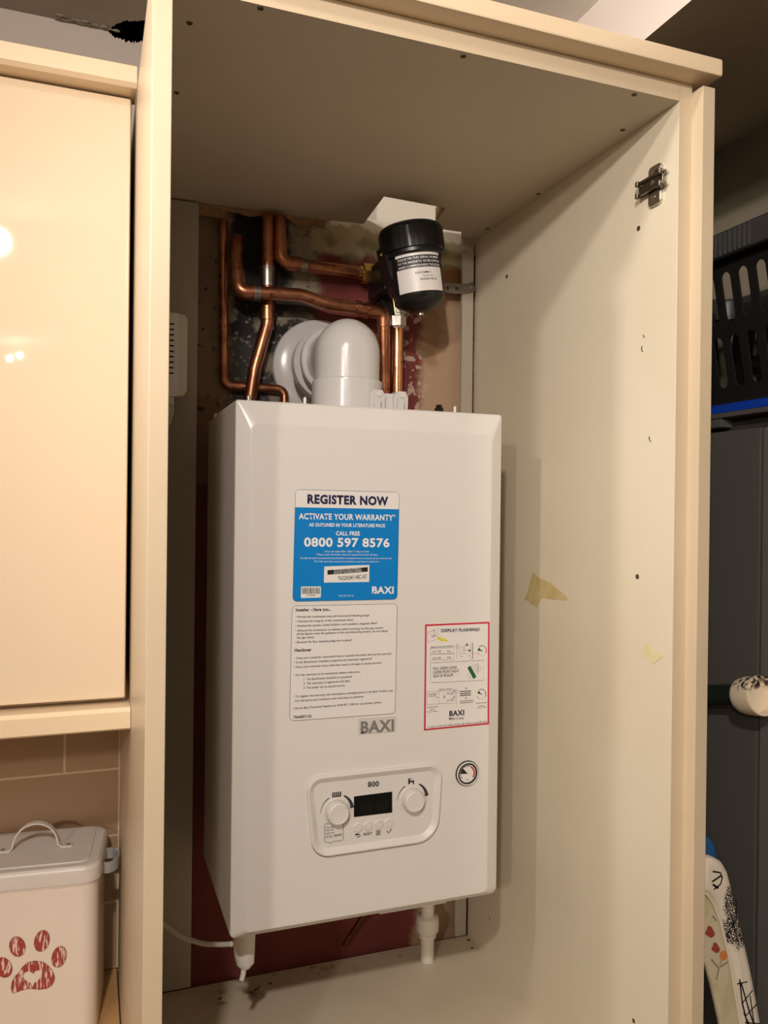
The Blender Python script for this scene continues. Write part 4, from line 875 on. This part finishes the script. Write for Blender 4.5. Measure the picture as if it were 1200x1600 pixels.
leafp = cpart('leaf_panel', [(1090, 1334), (1108, 1336), (1122, 1343), (1131, 1358), (1138, 1385), (1148, 1425), (1158, 1470), (1166, 1505), (1174, 1545), (1183, 1595), (1190, 1650), (1192, 1720), (1188, 3130), (1150, 3130), (1164, 1720), (1160, 1650), (1154, 1600), (1146, 1550), (1136, 1490), (1122, 1432), (1112, 1405), (1100, 1392), (1088, 1385)], .022, CY, leaf_mat(), .009)
def floral_mat():
    m = mat('floral_print_cotton', srgb(206, 192, 160), .9, bump=.3, bscale=60); N = Nodes(m, .003, 40, .001); N.start(srgb(204, 190, 160)); N.over(N.noise(25, .5, .6), srgb(190, 178, 136), .7); N.done(); return m
flp = cpart('floral_panel', [(1085, 1388), (1104, 1392), (1118, 1410), (1130, 1438), (1144, 1495), (1153, 1555), (1162, 1602), (1168, 1650), (1170, 1720), (1160, 3130), (1125, 3130), (1140, 1720), (1132, 1650), (1126, 1600), (1114, 1545), (1104, 1510), (1085, 1480)], .010, CY+.004, floral_mat(), .004)
bm = B(); tube(bm, [Vector((*c2(u, v), 0)).xzy + Vector((0, CY-.004, 0)) for u, v in ((1086, 1388), (1100, 1394), (1111, 1408), (1122, 1436), (1136, 1494), (1146, 1553), (1154, 1601), (1160, 1648))], .0022, 8); obj('piping', bm, mat('cream_piping', srgb(220, 208, 186), .8), cl)
CM = face_y(CY-.0113)
for s, wd in ((((1146, 1523), (1150, 1560), (1160, 1600), (1168, 1640)), .0012), (((1148, 1528), (1160, 1570), (1176, 1615)), .0012), (((1150, 1560), (1166, 1540)), .001), (((1155, 1580), (1172, 1562)), .001), (((1162, 1548), (1168, 1590), (1174, 1630)), .001), (((1154, 1590), (1180, 1592)), .0008), (((1158, 1606), (1182, 1610)), .0008), (((1142, 1530), (1158, 1527)), .0009), (((1152, 1575), (1170, 1610)), .0008), (((1104, 1356), (1116, 1358), (1119, 1366), (1116, 1376), (1106, 1384)), .0012), (((1103, 1372), (1118, 1362)), .0014), (((1104, 1376), (1113, 1382)), .0016), (((1140, 1400), (1141, 1430), (1128, 1450)), .0012), (((1131, 1420), (1145, 1470)), .001)):
    bm = B(); stroke(bm, [c2(*p) for p in s], wd*1.9, CM); obj('twig_print', bm, M_ktext, leafp, smooth=0)
CM = face_y(CY-.0015); bm = B()
for (u, v, r) in ((1108, 1455, 9), (1117, 1480, 8)): fillp(bm, [c2(u+r*(.75+.2*math.sin(3*t))*math.cos(t), v+r*(1+.2*math.sin(2*t))*math.sin(t)) for t in [2*PI*k/18 for k in range(18)]], CM)
obj('red_flower_print', bm, mat('poppy_print', srgb(150, 62, 44), .9), flp, smooth=0)
bm = B(); fillp(bm, [c2(1129+6*math.cos(t), 1492+8*math.sin(t)) for t in [2*PI*k/14 for k in range(14)]], CM); obj('orange_flower_print', bm, mat('orange_print', srgb(205, 125, 60), .9), flp, smooth=0)
M_olive = mat('olive_print', srgb(84, 84, 52), .9)
for s in (((1110, 1498), (1122, 1512), (1126, 1500)), ((1122, 1512), (1118, 1530)), ((1124, 1510), (1136, 1502)), ((1112, 1430), (1118, 1438))): bm = B(); stroke(bm, [c2(*p) for p in s], .0014, CM); obj('stem_print', bm, M_olive, flp, smooth=0)
bm = B(); pb_ = [P(u, v, 1, CY+.03) for u, v in ((1085, 1306), (1108, 1308), (1116, 1318), (1120, 1336), (1122, 1380), (1085, 1380))]
flat(bm, [[(p.x, p.z) for p in pb_]], .016, face_y(CY+.034), .006); tag(obj('blue_cloth', bm, mat('blue_fabric', srgb(24, 84, 138), .8)), 'bit of blue cloth showing above the white printed cloth', 'cloth')

# ------------------------------------------------------------------ stand the whole place on its floor
for o in sc.objects:
    if o.parent is None: o.location.z += FLOOR
